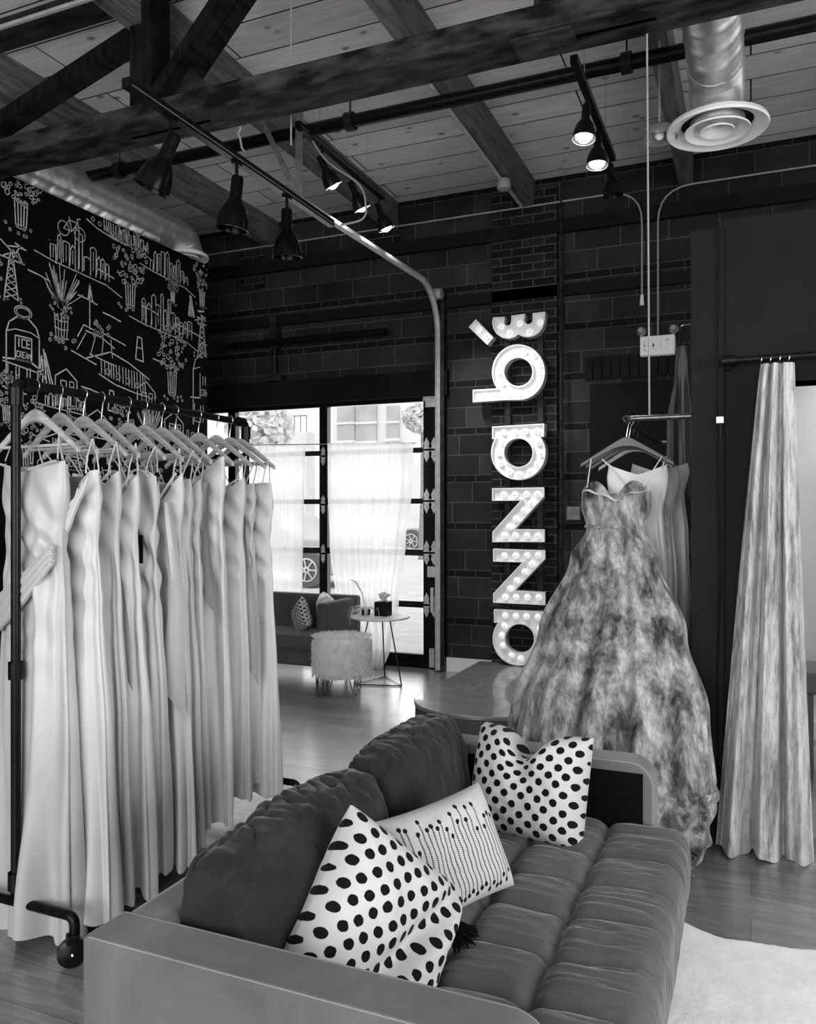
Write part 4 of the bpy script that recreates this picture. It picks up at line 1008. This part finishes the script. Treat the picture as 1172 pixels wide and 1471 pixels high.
def n_cowl(d=.12, w_=.5): return lambda c, s: (-(d*math.exp(-(c/w_)**2)) if s < 0 else -.02)
def n_v(d=.14): return lambda c, s: (-(d*(1-abs(c))) if s < 0 else -.05*(1-abs(c)))
def n_one(d=.16): return lambda c, s: (-d*(1-c)/2)
def n_heart(d=.05): return lambda c, s: (-(d*math.exp(-(c/.25)**2)) -.03*abs(c)**6 if s < 0 else -.06)
def n_flat(d=.02): return lambda c, s: (-d*(1-c*c)*0+.012*c if s < 0 else -.03)
RZA = -.12
# hook px, top z, hem z, half width bust, half hem, neck, straps, drape, folds, amp, mat, label
specs = [
 (42, 1.655, .02, .175, .205, n_cowl(.035,.8), 0, .004, 5, .03, 'satin', 'white satin strapless gown with a diagonal sash, first on the rack next to the post', {}),
 (86, 1.60, .06, .155, .21, n_cowl(.14,.45), 1, .004, 6, .032, 'satin_b', 'white satin gown with a deep cowl neck on thin straps, second on the rack', {}),
 (120, 1.61, .08, .14, .19, n_v(.10), 1, .003, 7, .03, 'satin_b', 'white gown with a plain V neck between the cowl gown and the wrap gown', {}),
 (146, 1.61, .06, .145, .2, n_v(.15), 1, .004, 6, .03, 'satin', 'white satin gown with a sharp deep V and ruffled strap, fourth on the rack', {}),
 (184, 1.62, .10, .155, .2, n_heart(.05), 1, .009, 6, .028, 'satin_b', 'white draped gown with diagonal pleats below the bust, black tag at its side', {}),
 (207, 1.63, .06, .15, .19, n_v(.18), 1, .004, 7, .03, 'satin', 'white wrap gown with crossing panels and a loose hanging end', {}),
 (232, 1.58, .10, .14, .18, n_cowl(.10,.4), 1, .006, 6, .028, 'satin_b', 'white gown with a small knotted cowl neckline, seventh on the rack', {}),
 (252, 1.60, .14, .14, .17, n_v(.12), 1, .004, 7, .026, 'satin_b', 'white narrow gown with a low V, tucked behind the knotted gown', {}),
 (285, 1.73, .10, .15, .17, n_one(.17), 0, .003, 5, .022, 'satin_c', 'bright white one-shoulder gown rising to its hanger, ninth on the rack', {}),
 (310, 1.62, .16, .145, .17, n_v(.08), 1, .004, 6, .02, 'satin_b', 'smooth white strappy gown behind the one-shoulder gown', {}),
 (330, 1.60, .20, .145, .17, n_cowl(.06,.5), 1, .010, 6, .02, 'satin_b', 'white gown with ruched bodice and small label, next to last on the rack', {}),
 (352, 1.59, .12, .165, .20, n_flat(), 1, .006, 5, .018, 'satin', 'white gown with square neckline and fine spaghetti straps, last on the rack by the window', {}),
]
hx = ['first', 'second', 'third', 'fourth', 'fifth', 'sixth', 'seventh', 'eighth', 'ninth', 'tenth', 'eleventh', 'twelfth']
hp = None
for k, (hpx, top, hem, wb_, wh, nf, st, dr_, fo_, am, mt, lab, ex) in enumerate(specs):
    y = onX(hpx, 580, RX).y; y = min(max(y, RY0+.085), RY1-.05); loc = Vector((RX, y, RZ+.0165+.003-.021+.002))
    rz = RZA+random.Random(k).uniform(-.07, .07)
    lb = 'pale wooden hanger, %s along the rail counting from the near post' % hx[k]
    if hp is None:
        hp = thing('hanger', lb, 'hanger', loc, 'wooden hangers on the clothes rack'); hanger_parts(hp, loc); hh = hp; hp.rotation_euler = (0, 0, rz)
    else: hh = copy_thing(hp, loc, rz, lb)
    rr = random.Random(k+50); top += (.03, .05, .04, .03, .05, .03, .06, .04, .02, .04, .04, .04)[k]; am *= .95; fo_ = max(4, fo_-2)
    t = thing('dress', lab, 'dress', (RX, y, hem), 'white dresses on the clothes rack')
    prof = [(0, wb_*.97), (.05, wb_), (.17, wb_*.88), (.3, wb_*.98), (.6, lerp(wb_, wh, .6)), (1, wh)]
    prd = [(0, .03), (.05, .04), (.2, .032), (.5, .042), (1, .055)]
    fw = None
    if k == 0: prd = [(0, .04), (.05, .05), (.2, .045), (.6, .06), (1, .08)]; fw = lambda q_: 0; mt = 'satin_d'
    if k == len(specs)-1: prd = [(0, .03), (.2, .035), (1, .06)]
    mb = dress_mesh(top, 0, hem, prof, prd, fo_, am, k*3.7, nf, dr_, .7+.5*rr.random()-(.2), hemfn=(lambda c, s, x: .03*sin(x*20)), fwd=fw, **ex)
    xo = (0, .085, .075, .06, .045, .06, .035, .02, .03, .03, .015, .045)[k]; rz += rr.uniform(-.12, .08)
    for p in mb.v: p.x += xo
    put_local(mb, (RX, y), rz); mb.build('gown', mt, parent=t, angle=140)
    if st:
        for sx_ in (-1, 1):
            xx = sx_*wb_*.75+xo; za = top+nf(.75*sx_, -1)*1.0-.005
            tip = Vector((sx_*.17+xo*.3, 0, RZ-.107-.13*(.17/.22)**1.25+.012))
            for yy in (-.03, .025):
                q = MB(); P = [Vector((xx, yy, za)), Vector(((xx+tip.x)/2, yy*.7, (za+tip.z)/2)), tip]
                q.tube(P, .003, 5); put_local(q, (RX, y), rz); q.build('strap', mt, parent=t)
    elif k == 0:
        q = MB()
        for n_ in range(6):
            zo = -.017*n_; q.tube([Vector((x_, -.026-.034*math.sqrt(max(0, 1-(x_/.175)**2))-.004*(n_ % 2), top-.29+zo*.6*(1+1.3*(.17-x_)/.34)-(.17-x_)*.62-.03*sin(PI*(x_+.17)/.34))) for x_ in [.157-.315*i/20 for i in range(21)]], [.011+.003*sin(PI*i/20) for i in range(21)], 8)
        put_local(q, (RX, y), rz); q.build('sash', mt, parent=t)
        for sx_ in (-1, 1):
            q = MB(); tip = Vector((sx_*.13, 0, RZ-.18)); q.tube([Vector((sx_*.15, -.02, top)), tip, Vector((sx_*.12, .02, top))], .0025, 5); put_local(q, (RX, y), rz); q.build('hanging_loop', mt, parent=t)
    if k in (1, 6, 10):
        for n_, dp in enumerate((.0, .035, .075)):
            q = MB(); ww = wb_*(.8-.12*n_); base_d = {1: .13, 6: .10, 10: .06}[k]
            q.tube([Vector((ww*sin(a)+xo+(.04 if k == 1 else 0), -.05-.022*cos(a)-.006*n_, top-.015-dp*.4-(base_d+dp*.7)*cos(a)**1.2)) for a in [(-PI/2+PI*i/18) for i in range(1, 18)]], [.004+.014*sin(PI*i/16) for i in range(17)], 8)
            put_local(q, (RX, y), rz); q.build('cowl_fold', mt, parent=t)
    elif k != 8:
        q = MB(); q.tube([Vector((wb_*.95*c_+xo, -(.036+.01*math.sqrt(max(0, 1-c_*c_))), top+nf(c_, -1)-.002)) for c_ in [-1+2*i/20 for i in range(21)]], .0045, 6); put_local(q, (RX, y), rz); q.build('neckline_edge', mt, parent=t)
    if k in (3, 5, 8, 10):   # loose hanging end / ribbon
        L = {3: (.05, .55), 5: (.11, .75), 8: (.06, .5), 10: (.1, .7)}[k]
        def fr(i, j): s_ = j/14; return Vector((xo+L[0]+.02*i*(.6+s_)+.015*sin(s_*6+k), -.062-.006*sin(i*2), top-.12-L[1]*s_-.035*i*s_**3))
        q = MB().grid(5, 15, fr); put_local(q, (RX, y), rz); q.build('sash_end', mt, parent=t)
    if k == 4:
        q = MB().box((.125+xo, -.07, top-.37), (.155+xo, -.066, top-.26)); put_local(q, (RX, y), rz); q.build('tag', 'black_plastic', parent=t, smooth=False)
    if k == 10:
        q = MB().box((.06+xo, -.07, top-.42), (.1+xo, -.066, top-.24)); put_local(q, (RX, y), rz); q.build('tag', 'white_paint', parent=t, smooth=False)

# ------------------------------------------------------------------ wall bar, ball gown, other dresses
UX = -.565; UZ = 1.955; UY0, UY1 = 4.05, 5.5
t = thing('garment_bar', 'dark U-shaped pipe garment bar projecting from the partition', 'garment bar', (UX, 4.7, UZ))
MB().tube(bendpath([(PX0+.02, UY0+.0, UZ), (UX, UY0, UZ), (UX, UY1, UZ), (PX0+.02, UY1, UZ)], .04), .0145, 12).build('bar', 'bar_steel', parent=t)
for y in (UY0, UY1): MB().tube([(PX0+.0, y, UZ), (PX0+.03, y, UZ)], .03, 16).build('flange', 'steel_black', parent=t)
for i, (y, z0, z1) in enumerate(((UY0+.13, .3, 2.5), (UY1-.15, .3, 2.5))): MB().box((PX0-.0, y, z0), (PX0+.02, y+.02, z1)).build('slotted_standard', 'galvanised', parent=t, smooth=False)
A = onY(928, 56, 3.73); tubeobj('support_rod', [(A.x+.0, 3.76, CZ+.02), (UX+.115, UY0-.012, UZ+.01)], .0045, 'wire_grey', 'long thin rod from the truss down to the garment bar', 'rod')
def big_hanger(y, lab, rz, mat, half=.225):
    loc = Vector((UX, y, UZ+.0145-.02+.004)); h = thing('hanger', lab, 'hanger', loc, 'hangers on the wall garment bar'); hanger_parts(h, loc, mat, drop=.115, half=half, bar=False); h.rotation_euler = (0, 0, rz); return h
big_hanger(UY0+.04, 'dark wooden hanger carrying the big printed ball gown', .05, 'hanger_dark')
big_hanger(UY0+.13, 'dark hanger just behind the ball gown hanger', .0, 'hanger_dark', .215)
big_hanger(UY0+.26, 'dark hanger third from the end of the garment bar', .03, 'hanger_dark', .21)
big_hanger(UY0+.42, 'pale hanger holding the silver dress at the back of the garment bar', .02, 'hanger_wood', .2)
# ball gown
GXC = -.60
t = thing('ball_gown', 'strapless marbled floral ball gown with full skirt hanging from the garment bar', 'dress', (GXC, 3.75, 0))
zt, zb = 1.63, .015
def zz_t(z): return (zt-z)/(zt-zb)
prof = [(0,.165),(zz_t(1.55),.165),(zz_t(1.43),.135),(zz_t(1.285),.205),(zz_t(.95),.335),(zz_t(.61),.435),(zz_t(.31),.465),(zz_t(.15),.45),(1,.42)]
prd = [(0,.08),(zz_t(1.43),.075),(zz_t(1.2),.13),(zz_t(.6),.26),(1,.3)]
mb = dress_mesh(zt, 0, zb, prof, prd, 15, .026, 2.0, lambda c, s: (.02*math.exp(-((abs(c)-.5)/.25)**2)-.05*math.exp(-(c/.2)**2)-.04*abs(c)**8 if s < 0 else -.04), .006, 1.25,
                fwd=lambda q_: -.38*min(1, q_*1.25)**1.2, N=220, R=170)
put_local(mb, (GXC, 4.0), 0)
# gather the bottom right hem into a bustled bunch
for p in mb.v:
    if p.z < .34 and p.x > GXC+.12:
        k = min(1, (p.x-GXC-.12)/.15)*(1-p.z/.34); p.x -= .035*k; r3 = noise.noise(Vector((p.x*9, p.y*9, p.z*16))); p.y -= .05*abs(sin(p.z*30+p.x*14))*min(1, (p.x-GXC-.12)/.15); p.x += .035*r3
    p.z = max(p.z, .006)
mb.build('skirt_and_bodice', 'floral', parent=t, angle=140)
# belt & straps
q = MB(); q.tube([Vector((GXC+.138*cos(a), 4.0-.38*(zz_t(1.43)*1.25)**1.2+.08*sin(a), 1.43)) for a in [2*PI*i/40 for i in range(40)]], .009, 6, 0, True); q.build('waist_seam', 'floral', parent=t)
for sx_ in (-1, 1): MB().tube([(GXC+sx_*.13, 3.94, 1.62), (UX+sx_*.17, UY0+.03, UZ-.185)], .003, 5).build('hanging_loop', 'white_paint', parent=t)
q = MB()
q.grid(24, 8, lambda i, j: Vector((GXC+lerp(-.15, .17, i/23), 3.905+.006*j-.02*sin(PI*i/23), 1.595-.04*math.exp(-((i/23-.5)/.2)**2)+.0015*j+.006*sin(i*.9))))
q.build('lining_edge', 'sheen_white', parent=t)
# dresses behind on the bar
def hung(y, lab, mat, w_, top, hem, nf, cx_, seed, fo_=6, am=.02, wh=None, straps=True):
    t = thing('dress', lab, 'dress', (UX, y, hem), 'dresses behind the ball gown')
    mb = dress_mesh(top, 0, hem, [(0, w_*.95), (.05, w_), (.18, w_*.82), (.4, w_*.95), (1, wh or w_*1.15)], [(0,.03),(.2,.03),(1,.05)], fo_, am, seed, nf, .003, .8, cx=cx_); put_local(mb, (UX, y), 0.02); mb.build('gown', mat, parent=t, angle=140)
    if straps:
        for sx_ in (-1, 1): MB().tube([(UX+cx_+sx_*w_*.8, y-.02, top-.02), (UX+cx_*.5+sx_*.16, y-.008, UZ-.18)], .004, 5).build('strap', mat, parent=t)
hung(UY0+.14, 'pale sheer strappy dress directly behind the ball gown', 'sheen_white', .15, 1.74, .35, n_v(.16), .04, 21, straps=True)
hung(UY0+.27, 'grey satin dress with wide straps behind the pale sheer dress', 'silver_satin', .18, 1.74, .3, n_v(.12), .05, 24)
hung(UY0+.43, 'light silver dress nearest the column on the garment bar', 'satin_b', .15, 1.76, .8, n_v(.05), .12, 27, straps=False)
hung(UY0+.56, 'long dark grey dress at the back of the garment bar', 'dark_satin', .17, 1.6, .2, n_v(.05), .12, 29, straps=False)
# black dress high on the wall
A = onY(972, 492, 5.2)
t = thing('dress', 'long black dress hanging high beside the exit sign', 'dress', (A.x, 5.2, 1.0))
mb = dress_mesh(A.z-.03, 0, 1.25, [(0,.04),(.1,.05),(.4,.10),(1,.14)], [(0,.03),(1,.05)], 5, .02, 33, None, .0, 0); put_local(mb, (A.x+.04, 5.2), 0); mb.build('gown', 'dark_satin', parent=t, angle=140)
MB().tube(bendpath([(PX0+.03, 5.2, A.z+.1), (A.x+.02, 5.2, A.z+.1), (A.x+.02, 5.2, A.z-.03)], .03), .006, 6).build('hanging_loop', 'chrome', parent=t)

# ------------------------------------------------------------------ printed curtain with rod at the doorway
RYC = PY-.09; A = onY(1040, 519, RYC)
t = thing('curtain_rod', 'black pipe curtain rod over the fitting room doorway', 'curtain rod', (A.x, RYC, A.z))
MB().tube([(A.x, RYC, A.z), (1.4, RYC, A.z)], .0145, 12).build('rod', 'black_metal', parent=t)
MB().tube([(A.x+.015, RYC, A.z), (A.x+.015, PY, A.z)], .0145, 12).lathe([(.03,-.004),(.034,.0),(.03,.012),(0,.012)], (A.x+.015, PY-.014, A.z), 20, 0, (0,1,0)).lathe([(.022,-.03),(.022,.03)], (A.x+.02, RYC, A.z), 12, 0, (1,0,0)).build('flange', 'black_metal', parent=t)
MB().tube([(1.385, RYC, A.z), (1.385, PY, A.z)], .0145, 12).build('flange', 'black_metal', parent=t)
cz = A.z
ctop = (onY(1090, 530, RYC).x, onY(1137, 530, RYC).x); cbot = (onY(1023, 1200, RYC-.05).x, onY(1166, 1200, RYC-.05).x)
t = thing('curtain', 'pale marbled print curtain gathered on the black rod beside the doorway', 'curtain', ((cbot[0]+cbot[1])/2, RYC, .02))
q = MB(); NU = 200
def fn(i, j):
    t_ = j/89; s_ = i/(NU-1); l = lerp(ctop[0], cbot[0], t_**.85); r_ = lerp(ctop[1], cbot[1], t_**1.1); x = lerp(l, r_, s_)
    a = lerp(.022, .05, t_); d = a*(sin(3*2*PI*s_+.8)+.35*sin(7*2*PI*s_+t_*2)+.4*noise.noise(Vector((s_*6, t_*2, 7))))
    z = lerp(cz-.03, .012+.012*sin(s_*17), t_); return Vector((x+.012*cos(3*2*PI*s_), RYC-.03*t_+d-.02, z))
q.grid(NU, 90, fn); q.build('cloth', 'marble', parent=t, angle=140)
for k in range(4):
    x = lerp(ctop[0]+.01, ctop[1]-.01, k/3); c = Vector((x, RYC, cz-.008)); MB().tube([c+Vector((.004*sin(a), .021*cos(a), .021*sin(a))) for a in [2*PI*i/16 for i in range(16)]], .0025, 6, 0, True).build('ring', 'chrome', parent=t)
# cord with white connector
A = onY(1033, 310, PY-.045); B_ = onY(1034, 604, PY-.045)
t = thing('cord', 'black electric cord with a white connector hanging down the dark partition', 'cord', (A.x, PY-.045, .1))
MB().tube([(A.x, PY-.04, PZ-.02), (A.x, PY-.04, 1.7), (A.x+.003, PY-.04, 1.2), (A.x-.01, PY-.04, .8), (A.x, PY-.04, .1)], .0045, 6).build('cable', 'black_plastic', parent=t)
MB().box((B_.x-.016, PY-.06, B_.z-.015), (B_.x+.016, PY-.02, B_.z+.015)).build('connector', 'white_metal', parent=t, bevel=.003)
MB().tube([(B_.x, PY-.04, B_.z-.015), (B_.x, PY-.04, B_.z-.09)], [.016, .006], 8).build('plug', 'black_plastic', parent=t)
# bench in the fitting room
A = onY(1150, 965, 5.0)
t = thing('bench', 'grey upholstered bench just inside the fitting room doorway', 'bench', (A.x+.5, 5.2, 0))
MB().box((A.x, 5.0, A.z-.13), (A.x+1.1, 5.4, A.z)).build('seat', 'bench_grey', parent=t, bevel=.02)
for x in (A.x+.05, A.x+1.05):
    for y in (5.05, 5.35): MB().tube([(x, y, A.z-.13), (x, y, 0)], .018, 8).build('leg', 'bench_grey', parent=t)

# ------------------------------------------------------------------ near sofa
X0, X1_, Y0, Y1 = -1.234, -.30, 1.235, 2.94; AZ = .65; TB = .12
sofa = thing('sofa', 'grey velvet sofa with tufted seat in the foreground', 'sofa', ((X0+X1_)/2, 2.08, 0))
def rbox(a, b2, name, mat, bev=.03, seg=5): return MB().box(a, b2).build(name, mat, parent=sofa, bevel=bev, seg=seg)
rbox((X0+.01, Y0+.01, .12), (X1_-.02, Y1-.01, .28), 'base', 'velvet', .02)
rbox((X0, Y0+.06, .14), (X0+TB, Y1-.06, AZ-.002), 'backrest', 'velvet', .028)
def arm(y0, y1, name_label=None):
    pts = [(X0-.002, .13), (X1_-.01, .13), (X1_, .16), (X1_, AZ-.08)]+[(X1_-.08+.08*cos(a), AZ-.08+.08*sin(a)) for a in [PI/2*i/8 for i in range(1, 9)]]+[(X0-.002, AZ)]
    return MB().prism([pts], lambda a, b, d: (a, d, b), y0, y1).build('arm', 'velvet', parent=sofa, bevel=.011, seg=3)
a1 = arm(Y0-.001, Y0+TB); a2 = arm(Y1-TB, Y1+.001)
for yy in (Y0+TB, Y1-TB-.004): MB().box((X0+TB, yy, .3), (X1_-.035, yy+.004, AZ-.035)).build('inner_arm_shade', 'velvet_shade', parent=sofa, smooth=False, bevel=.0015)  # thin overlay: shade on the arms' inner velvet put into the colour
seat_ref = [None]
def piping(pts, par, r=.0036): return MB().tube(pts, r, 6).build('piping', 'piping' if par is not seat_ref[0] else 'velvet_seat', parent=par)
def arm_edge(y): return [(X0+.012, y, AZ-.004), (X1_-.085, y, AZ-.004)]+[(X1_-.08+.076*cos(a), y, AZ-.08+.076*sin(a)) for a in [PI/2-PI/2*i/8 for i in range(1, 9)]]+[(X1_-.004, y, .2)]
piping(arm_edge(Y0+.006), a1); piping([(X0+TB, *p[1:]) if k == 0 else p for k, p in enumerate(arm_edge(Y0+TB-.006))], a1); piping([(X0+TB, *p[1:]) if k == 0 else p for k, p in enumerate(arm_edge(Y1-TB+.006))], a2)
for x in (X0+.1, X1_-.1):
    for y in (Y0+.1, Y1-.1): MB().tube([(x, y, .13), (x, y, 0)], [.028, .016], 10).build('leg', 'black_metal', parent=sofa)
# tufted seat
sx0, sx1, sy0, sy1 = X0+TB-.02, -.185, Y0+TB+.004, Y1-TB-.004; ZB, ZT = .26, .455
seamX = [-1.1, -.88, -.66, -.44]; seamY = [sy0-.06+.205*k for k in range(1, 8)]
def near(v, L): return min(abs(v-q_) for q_ in L)
def seat_z(x, y):
    jx = .012*noise.noise(Vector((x*7, y*7, 1))); jy = .015*noise.noise(Vector((x*7, y*7, 5)))
    dx = near(x+jx, seamX); dy = near(y+jy, seamY) 
    fx = 1-math.exp(-dx/.022); fy = 1-math.exp(-dy/.020)
    front = max(0, min(1, (x+.44)/.05))
    if front > 0: fy = lerp(fy, lerp(fy, 1, max(0, min(1, (x+.40)/.12))*.5), front)
    z = ZT-.034+.037*min(fx, fy)**.8*(.6+.4*max(fx, fy))
    rt = math.hypot(dx, dy); z -= .022*math.exp(-(rt/.022)**2)
    # creases fanning from tufts
    w_ = noise.noise(Vector((x*5, y*34+1.5*noise.noise(Vector((x*4, y*4, 2))), 3.3))); z += (.0075*w_-.004*max(0, 1-abs(w_)*7))*(1 if x > -.47 else .55)
    w2 = noise.noise(Vector((x*12, y*60, 8))); z += .0025*w2
    z += .004*noise.noise(Vector((x*6, y*6, 0)))
    return z
mb = MB(); NX, NY = 190, 300; RR = .055
def fn(i, j):
    # arc-length style parameterisation with skirts on the front edge
    a = i/(NX-1); b_ = j/(NY-1)
    y = lerp(sy0, sy1, b_); W_ = sx1-sx0
    if a < .8:
        x = sx0+(W_-RR)*a/.8; z = seat_z(x, y)
    elif a < .9:
        q_ = (a-.8)/.1*PI/2; x = sx1-RR+RR*sin(q_); zt_ = seat_z(sx1-RR, y); z = zt_-RR*(1-cos(q_))*1.1
        x += .006*noise.noise(Vector((0, y*30, 4)))
    else:
        q_ = (a-.9)/.1; x = sx1-.02*q_+.012*sin(PI*q_)+.005*noise.noise(Vector((q_*2, y*34, 4))); z = lerp(seat_z(sx1-RR, y)-RR*1.1, ZB-.08, q_)
    # edges against the arms
    e = min(b_, 1-b_)*(sy1-sy0)
    if e < .04: z -= .03*(1-math.sqrt(max(0, 1-(1-e/.04)**2)))
    return Vector((x, y, z))
mb.grid(NX, NY, fn); seat = mb.build('seat_cushion', 'velvet_seat', parent=sofa, angle=140); seat_ref[0] = seat
piping([(sx1-.012, sy0, ZT-.035), (sx1-.012, sy1, ZT-.035)], seat, .003)
# back cushions
def back_cushion(y0, y1, seed, zt_=.79, lean=0):
    mb = MB(); nu, nv = 120, 130; x0, z0 = X0+TB-.015, .44; TH = .2; H = zt_-z0; k_ = 2.8
    def fn(i, j):
        a = 2*PI*i/nu; b_ = j/(nv-1); y = lerp(y0, y1, b_); e = (2*b_-1); end = (1-abs(e)**5)**.35 if abs(e) < 1 else 0
        end = max(end, .02); ca, sa = cos(a), sin(a)
        x = math.copysign(abs(ca)**(2/k_), ca)*TH/2; z = math.copysign(abs(sa)**(2/k_), sa)*H/2
        x *= .55+.45*end; z *= (.72+.28*end) if sa > 0 else (.85+.15*end)
        bl = (1-e*e)*(.03); x += bl*max(0, ca)*.9
        wr_ = .010*noise.noise(Vector((ca*3+seed, y*19, sa*3)))+.012*noise.noise(Vector((ca*1.5+seed, y*6+z*5, sa*2)))+.005*noise.noise(Vector((ca*3+seed, y*42+z*20, sa*3)))
        if abs(e) > .985: wr_ *= .3
        n_ = Vector((ca, 0, sa)); cr = noise.noise(Vector((ca*2+seed*2, y*15+2*ca, sa*1.5))); wr_ = wr_*.45-.0045*max(0, 1-abs(cr)*4)*max(0, .1+sa)
        p = Vector((x, 0, z))+n_*wr_*(1+.6*max(0, sa))
        cx_ = x0+TH/2+.0; p.x += -.05*(p.z/H)-.0
        yy = y-.012*e*(1-end)
        return Vector((cx_+p.x, yy, z0+H/2+p.z-.015*abs(e)))
    mb.grid(nu, nv, fn, 0, True)
    # caps
    o = len(mb.v)
    for j in (0, nv-1):
        base = j*nu; c = sum((mb.v[base+i] for i in range(nu)), Vector())/nu; c.y += -.012 if j == 0 else .012
        mb.v.append(c); ci = len(mb.v)-1
        for i in range(nu): mb.f.append((base+i, base+(i+1) % nu, ci)); mb.m.append(0)
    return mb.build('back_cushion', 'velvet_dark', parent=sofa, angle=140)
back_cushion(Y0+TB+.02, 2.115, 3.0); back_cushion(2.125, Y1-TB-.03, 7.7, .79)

# throw pillows on the near sofa
h_ = Vector((.42, .907, 0)); lean = Vector((-.30, .10, .95))
pillow('throw_pillow', 'large black-dotted white pillow slumped on one corner against the near end of the sofa', 'pillow', (-.79, 1.675, .545), h_+lean, lean-h_, .395, .395, .21, 'dots', 0, 'black-dotted white pillows on the sofa', 11, fold=.35, nn=100, pinch=.06, floor_z=.44)
pillow('throw_pillow', 'black-dotted white pillow with a dented top, standing against the far arm', 'pillow', (-.685, 2.66, .585), (1, -.10, -.02), (-.06, .30, .9), .40, .36, .26, 'dots', .09, 'black-dotted white pillows on the sofa', 17, nn=100, pinch=.03)
lp = pillow('throw_pillow', 'white lumbar pillow with black stitched stripes and a tassel, between the dotted pillows', 'pillow', (-.765, 2.07, .565), (.5, .80, .10), (-.42, .10, .85), .36, .29, .15, 'stripes', 0, None, 23, nn=90, uvs=1, pinch=.06)
# tassel
tp = onZ(655, 1348, .47)
q = MB(); rs = random.Random(3)
for i in range(70):
    a = rs.uniform(-.9, .9); L = rs.uniform(.05, .085); q.tube([tp+Vector((-.03, -.0, .02)), tp+Vector((-.03+L*.5*cos(a), L*.5*sin(a), .018+rs.uniform(-.005,.012))), tp+Vector((-.03+L*cos(a), L*sin(a), .0+rs.uniform(-.004,.01)))], .0022, 4)
q.sphere(tp+Vector((-.035, 0, .022)), .012, 8)
tas = q.build('tassel', 'thread_black', label='black tassel', origin=world_origin(lp)); tas.location = (0, 0, 0); tas.parent = lp

# ------------------------------------------------------------------ rug
ed = [onZ(*p, 0) for p in ((958,1318),(985,1335),(1030,1352),(1080,1358),(1125,1366),(1172,1370))]
outl = [(p.x, p.y) for p in ed]+[(.45, 3.0), (.75, 2.8), (.95, 2.3), (.9, 1.6), (.75, 1.0), (.2, .7), (-.3, .8), (-.4, 1.6), (-.38, 2.4), (-.36, 3.0)]
q = MB(); cxr, cyr = .25, 2.0
# radial grid so that the edge rolls down
def inter(a):
    d = Vector((cos(a), sin(a))); best = 0
    for (ax, ay), (bx, by) in zip(outl, outl[1:]+outl[:1]):
        ex, ey = bx-ax, by-ay; den = d.x*ey-d.y*ex
        if abs(den) < 1e-9: continue
        t_ = ((ax-cxr)*ey-(ay-cyr)*ex)/den; s_ = ((ax-cxr)*d.y-(ay-cyr)*d.x)/den
        if t_ > 0 and -1e-6 <= s_ <= 1+1e-6: best = max(best, t_)
    return best
NA = 360; rad = [inter(2*PI*i/NA) for i in range(NA)]
rad = [(rad[i-1]+rad[i]+rad[(i+1) % NA])/3 for i in range(NA)]
def fn(i, j):
    s_ = j/69; a = 2*PI*i/NA; r_ = rad[i]*s_*(1+.012*noise.noise(Vector((cos(a)*14, sin(a)*14, 0)))); x, y = cxr+r_*cos(a), cyr+r_*sin(a)
    e = (1-s_)*rad[i]; z = .028*min(1, max(0, e/.03))**.5+.004*noise.noise(Vector((x*7, y*7, 0)))+.003*noise.noise(Vector((x*45, y*45, 0)))
    return Vector((x, y, max(.003, z)))
q.grid(NA, 70, fn, 0, True)
rs = random.Random(9)
for i in range(5000):
    a = rs.random()*NA; ia = int(a); s_ = math.sqrt(rs.random()); r_ = rad[ia]*s_; x, y = cxr+r_*cos(2*PI*a/NA), cyr+r_*sin(2*PI*a/NA)
    if y < .9 or s_ > .975: continue
    p = Vector((x, y, .022)); d = Vector((rs.gauss(0,1), rs.gauss(0,1), 1.0)).normalized()*rs.uniform(.006,.014); w_ = d.orthogonal().normalized()*.002; q.add([p-w_, p+w_, p+d], [(0,1,2)])
q.build('rug', 'shag', label='white plush rug with a wavy edge on the wood floor beside the sofa', cat='rug', fix=False, angle=120)
